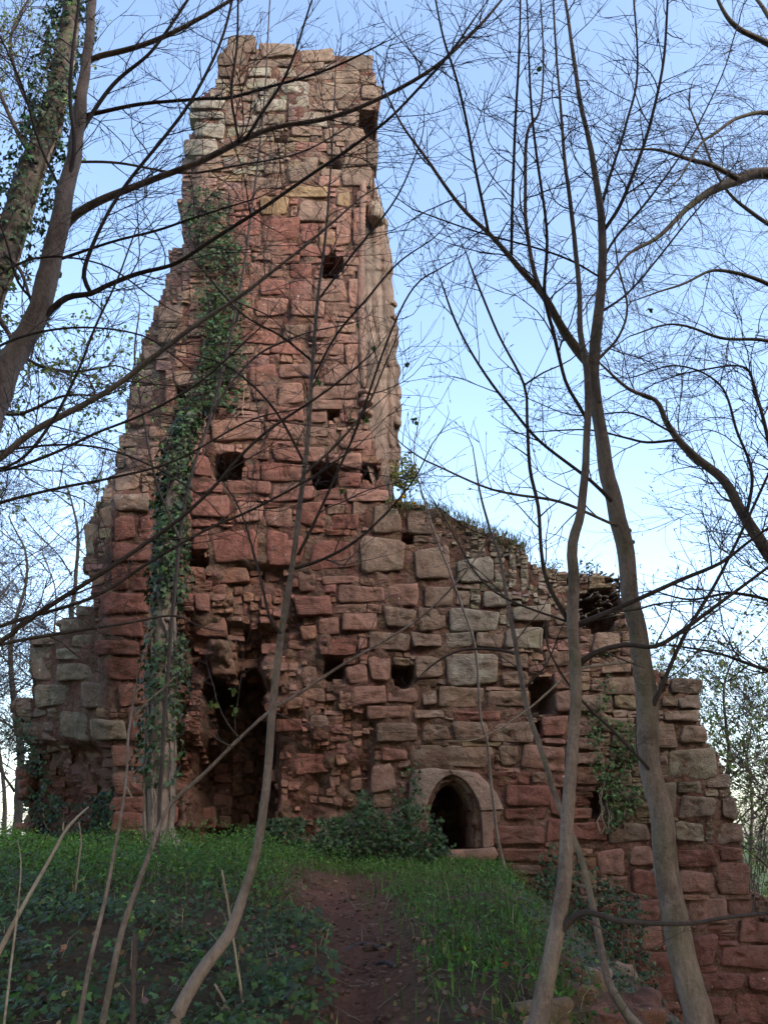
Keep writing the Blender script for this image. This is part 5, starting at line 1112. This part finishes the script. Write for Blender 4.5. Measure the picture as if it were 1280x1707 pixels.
# rocks in the eroded bank
rr = random.Random(77)
for (px, py, Y, s, c_, lab) in ((905, 1690, 5.6, .20, (.27, .2, .14), 'pale angular boulder half buried in the bank foot, behind the slim trunk'), (965, 1660, 6.6, .22, (.24, .14, .1), 'red brown boulder in the bank between slim trunk and curved stem'), (985, 1630, 7.2, .17, (.30, .22, .16), 'small pale boulder above the red one in the eroded bank'),
        (1010, 1700, 6.4, .20, (.23, .11, .08), 'dark red boulder at the foot of the curved stem'), (940, 1615, 7.6, .18, (.20, .10, .075), 'red boulder under the overhanging turf'), (1070, 1690, 7.4, .22, (.19, .10, .075), 'low boulder in shade left of the thick trunk'), (1035, 1600, 9.5, .2, (.28, .19, .14), 'boulder fallen against the wall foot among ivy')):
    tt = np.linspace(2.5, 12.5, 400); pr = P(np.full(400, px), np.full(400, py), tt); hit = np.nonzero(pr[:, 2] < gz(pr[:, 0], pr[:, 1]))[0]
    p = pr[hit[0] if len(hit) else -1]; zg = float(gz(p[0], p[1])); mb = MB(); s *= min(1, p[1]/9)
    c = np.array([p[0], p[1], zg-s*.1]); lump(mb, c, (s*rr.uniform(.8, 1.2), s*.75, s*.6), rr, (*c_, .2), 18, 12, .55)
    o = mb.build('boulder', M['stone'], None, (p[0], p[1], zg)); tag(o, lab, 'boulder', 'boulders in the eroded bank')

# ------------------------------------------------------------------ unseen trees added around the viewer, placed and sized to shade bank and wall foot
def shade_tree(x, y, h, r, seed):
    rr = random.Random(seed); rg = np.random.default_rng(seed); z = float(gz(x, y))
    t = thing('unseen_shade_tree', (x, y, z), 'dark leafy tree added outside the picture to shade bank and wall foot', 'tree', 'unseen trees added around the viewer for shade')
    mb = MB(); pts = [(x, y, z-.1), (x+.1, y, z+h*.3), (x-.1, y+.1, z+h*.6), (x, y, z+h*.95)]; mb.tube(spline(pts, .6), np.linspace(.26, .05, len(spline(pts, .6))), 8, wob=.1)
    for k in range(12):
        u = rr.uniform(.3, .9); a = rr.uniform(0, 6.28); p0 = np.array([x, y, z+h*u]); e = p0+np.array([math.cos(a)*r*.7, math.sin(a)*r*.7, h*.08]); mb.tube(np.array([p0, (p0+e)/2+[0, 0, .1], e]), [.07, .05, .02], 5)
    mb.build('trunk', M['bark_moss'], t, (x, y, z))
    n = 3200; p = rg.normal(size=(n, 3)); p /= np.linalg.norm(p, axis=1)[:, None]; p *= (rg.uniform(.1, 1, n)**.5)[:, None]
    p = p[vnoise(p*3+seed, 3) > -.3]; pos = np.array([x, y, z+h*.6])+p*np.array([r, r, h*.42])
    scat_obj('crown', [scatter(pos, np.broadcast_to(np.array([0, 0, 1.]), pos.shape), rg.uniform(.3, .6, len(pos)), (BROAD_V, BROAD_F), (.045, .075, .022), .9, None, .35, .15, rg)], M['grass'], t)
SHADE_TREES = [(9.5, -3.5, 17, 3.8), (6, -7.5, 20, 4.2), (1, -5.2, 19, 4.0), (12, 1.0, 14, 3.4), (-4, -4.8, 19, 4.0), (10.5, -9, 21, 4.4), (-8, -1.5, 16, 3.6), (14, -4, 20, 4.2), (10.5, 7.2, 9.5, 2.8), (12.5, 4.2, 12, 3.0), (8.2, 1.6, 11, 2.8), (14.5, 7.8, 13, 3.2), (-10.5, 3.5, 12, 3.2), (4.6, -3.6, 17, 3.6), (-2, -9, 21, 4.4), (-9, -7, 19, 4.2)]
for k, (x, y, h, r) in enumerate(SHADE_TREES): shade_tree(x, y, h, r, 200+k)
for k, (px, py, Y, rx, rz, lab) in enumerate(((1232, 1430, 16.5, .9, 1.3, 'loose twiggy shrub against the sky right of the wall end'), (1275, 1470, 15.5, .9, 1.2, 'lower greenish shrub at the right edge beyond the wall'), (1290, 1380, 18, 1.2, 1.6, 'taller open shrub at the right edge beyond the wall'), (-10, 1370, 17, 1.3, .9, 'brownish open shrub on the skyline at the far left'))):
    bush(lab, px, py, Y, rx, rz, 700, .07, (.10, .125, .045) if k < 3 else (.10, .09, .05), (OVAL_V, OVAL_F), 'shrub', 90+k)

rg = np.random.default_rng(301); mb = MB(); rr = random.Random(301)
for k in range(520):
    y = rr.uniform(3.6, 10.5); x = float(path_x(y))+rr.gauss(0, .8)*float(path_w(y))*1.3; s_ = rr.uniform(.006, .02)*(2.4 if rr.random() < .05 else 1)
    c_ = np.array([.17, .10, .075])*rr.uniform(.6, 1.5); lump(mb, np.array([x, y, float(gz(x, y))+s_*.2]), (s_, s_, s_*.6), rr, (*c_, .1), 6, 4, .3)
o = mb.build('path_stones', M['stone'], kind='stuff'); tag(o, 'small stones and clods scattered on the earth path', 'stones', kind='stuff')
for (pts, r0, lab) in (([(560, 1588), (600, 1577), (635, 1583), (668, 1580)], .016, 'exposed tree root lying across the middle of the path'), ([(600, 1612), (640, 1606), (672, 1612)], .011, 'shorter root just below the longer one on the path')):
    w_ = []
    for px, py in pts:
        tt = np.linspace(2.5, 12.5, 500); pr = P(np.full(500, px), np.full(500, py), tt); h_ = np.nonzero(pr[:, 2] < gz(pr[:, 0], pr[:, 1]))[0]; w_.append(pr[h_[0]]+np.array([0, 0, r0*.5]))
    w_[0][2] -= .03; w_[-1][2] -= .03; mb = MB(); q = spline(w_, .03); mb.tube(q, r0*(1-.4*np.linspace(-1, 1, len(q))**2), 8, wob=.25)
    tag(mb.build('tree_root', M['bark_dark'], None, w_[1]), lab, 'root')

# ivy and weeds running down the eroded right bank to the wall
x, y = field(16000, .5, 4.6, 5.2, 12.6, lambda x, y: smooth01(.05, .3, x-edge_x(y))*(1-smooth01(1.3, 2.4, x-edge_x(y)))*smooth01(5.6, 7.5, y)*np.clip(.35+1.1*vnoise(q3(x, y, 1.5), 66), 0, 1))
pos = np.stack([x, y, gz(x, y)+rng.uniform(0, .12, len(x))], -1); nn = gn(x, y)+np.array([0, -.5, .1])
o = scat_obj('bank_ivy', [scatter(pos, nn, rng.uniform(.02, .06, len(x)), (IVY_V, IVY_F), (.030, .056, .018), .5, (.3, -.4, -.6), .35)], M['ivy']); tag(o, 'ivy and weeds spilling down the eroded bank right of the path', 'ivy', kind='stuff')
far_tree('bare_tree', 'thin bare tree between the two others behind the low stub', 75, 1420, 24, 500, 9, 67, G1, n=9)
far_tree('bare_tree', 'bare tree half hidden at the left of the tower pilaster', 150, 1420, 26, 640, 11, 68, G1, n=9)
far_tree('bare_tree', 'small bare tree low down beside the left edge', 5, 1425, 22, 360, 8, 69, G1, n=8)
for k, (px, py, Y, rx, rz, lab) in enumerate(((1262, 1500, 17, 1.2, .9, 'broad green bush closing the gap at the foot of the wall end'), (1250, 1330, 22, 1.6, 1.7, 'pale green thicket farther off between wall end and right edge'), (20, 1395, 24, 2.6, .8, 'low brown thicket on the skyline at the far left'))):
    bush(lab, px, py, Y, rx, rz, 1500, .08, (.11, .14, .05) if k < 2 else (.11, .09, .06), (OVAL_V, OVAL_F), 'shrub', 95+k)
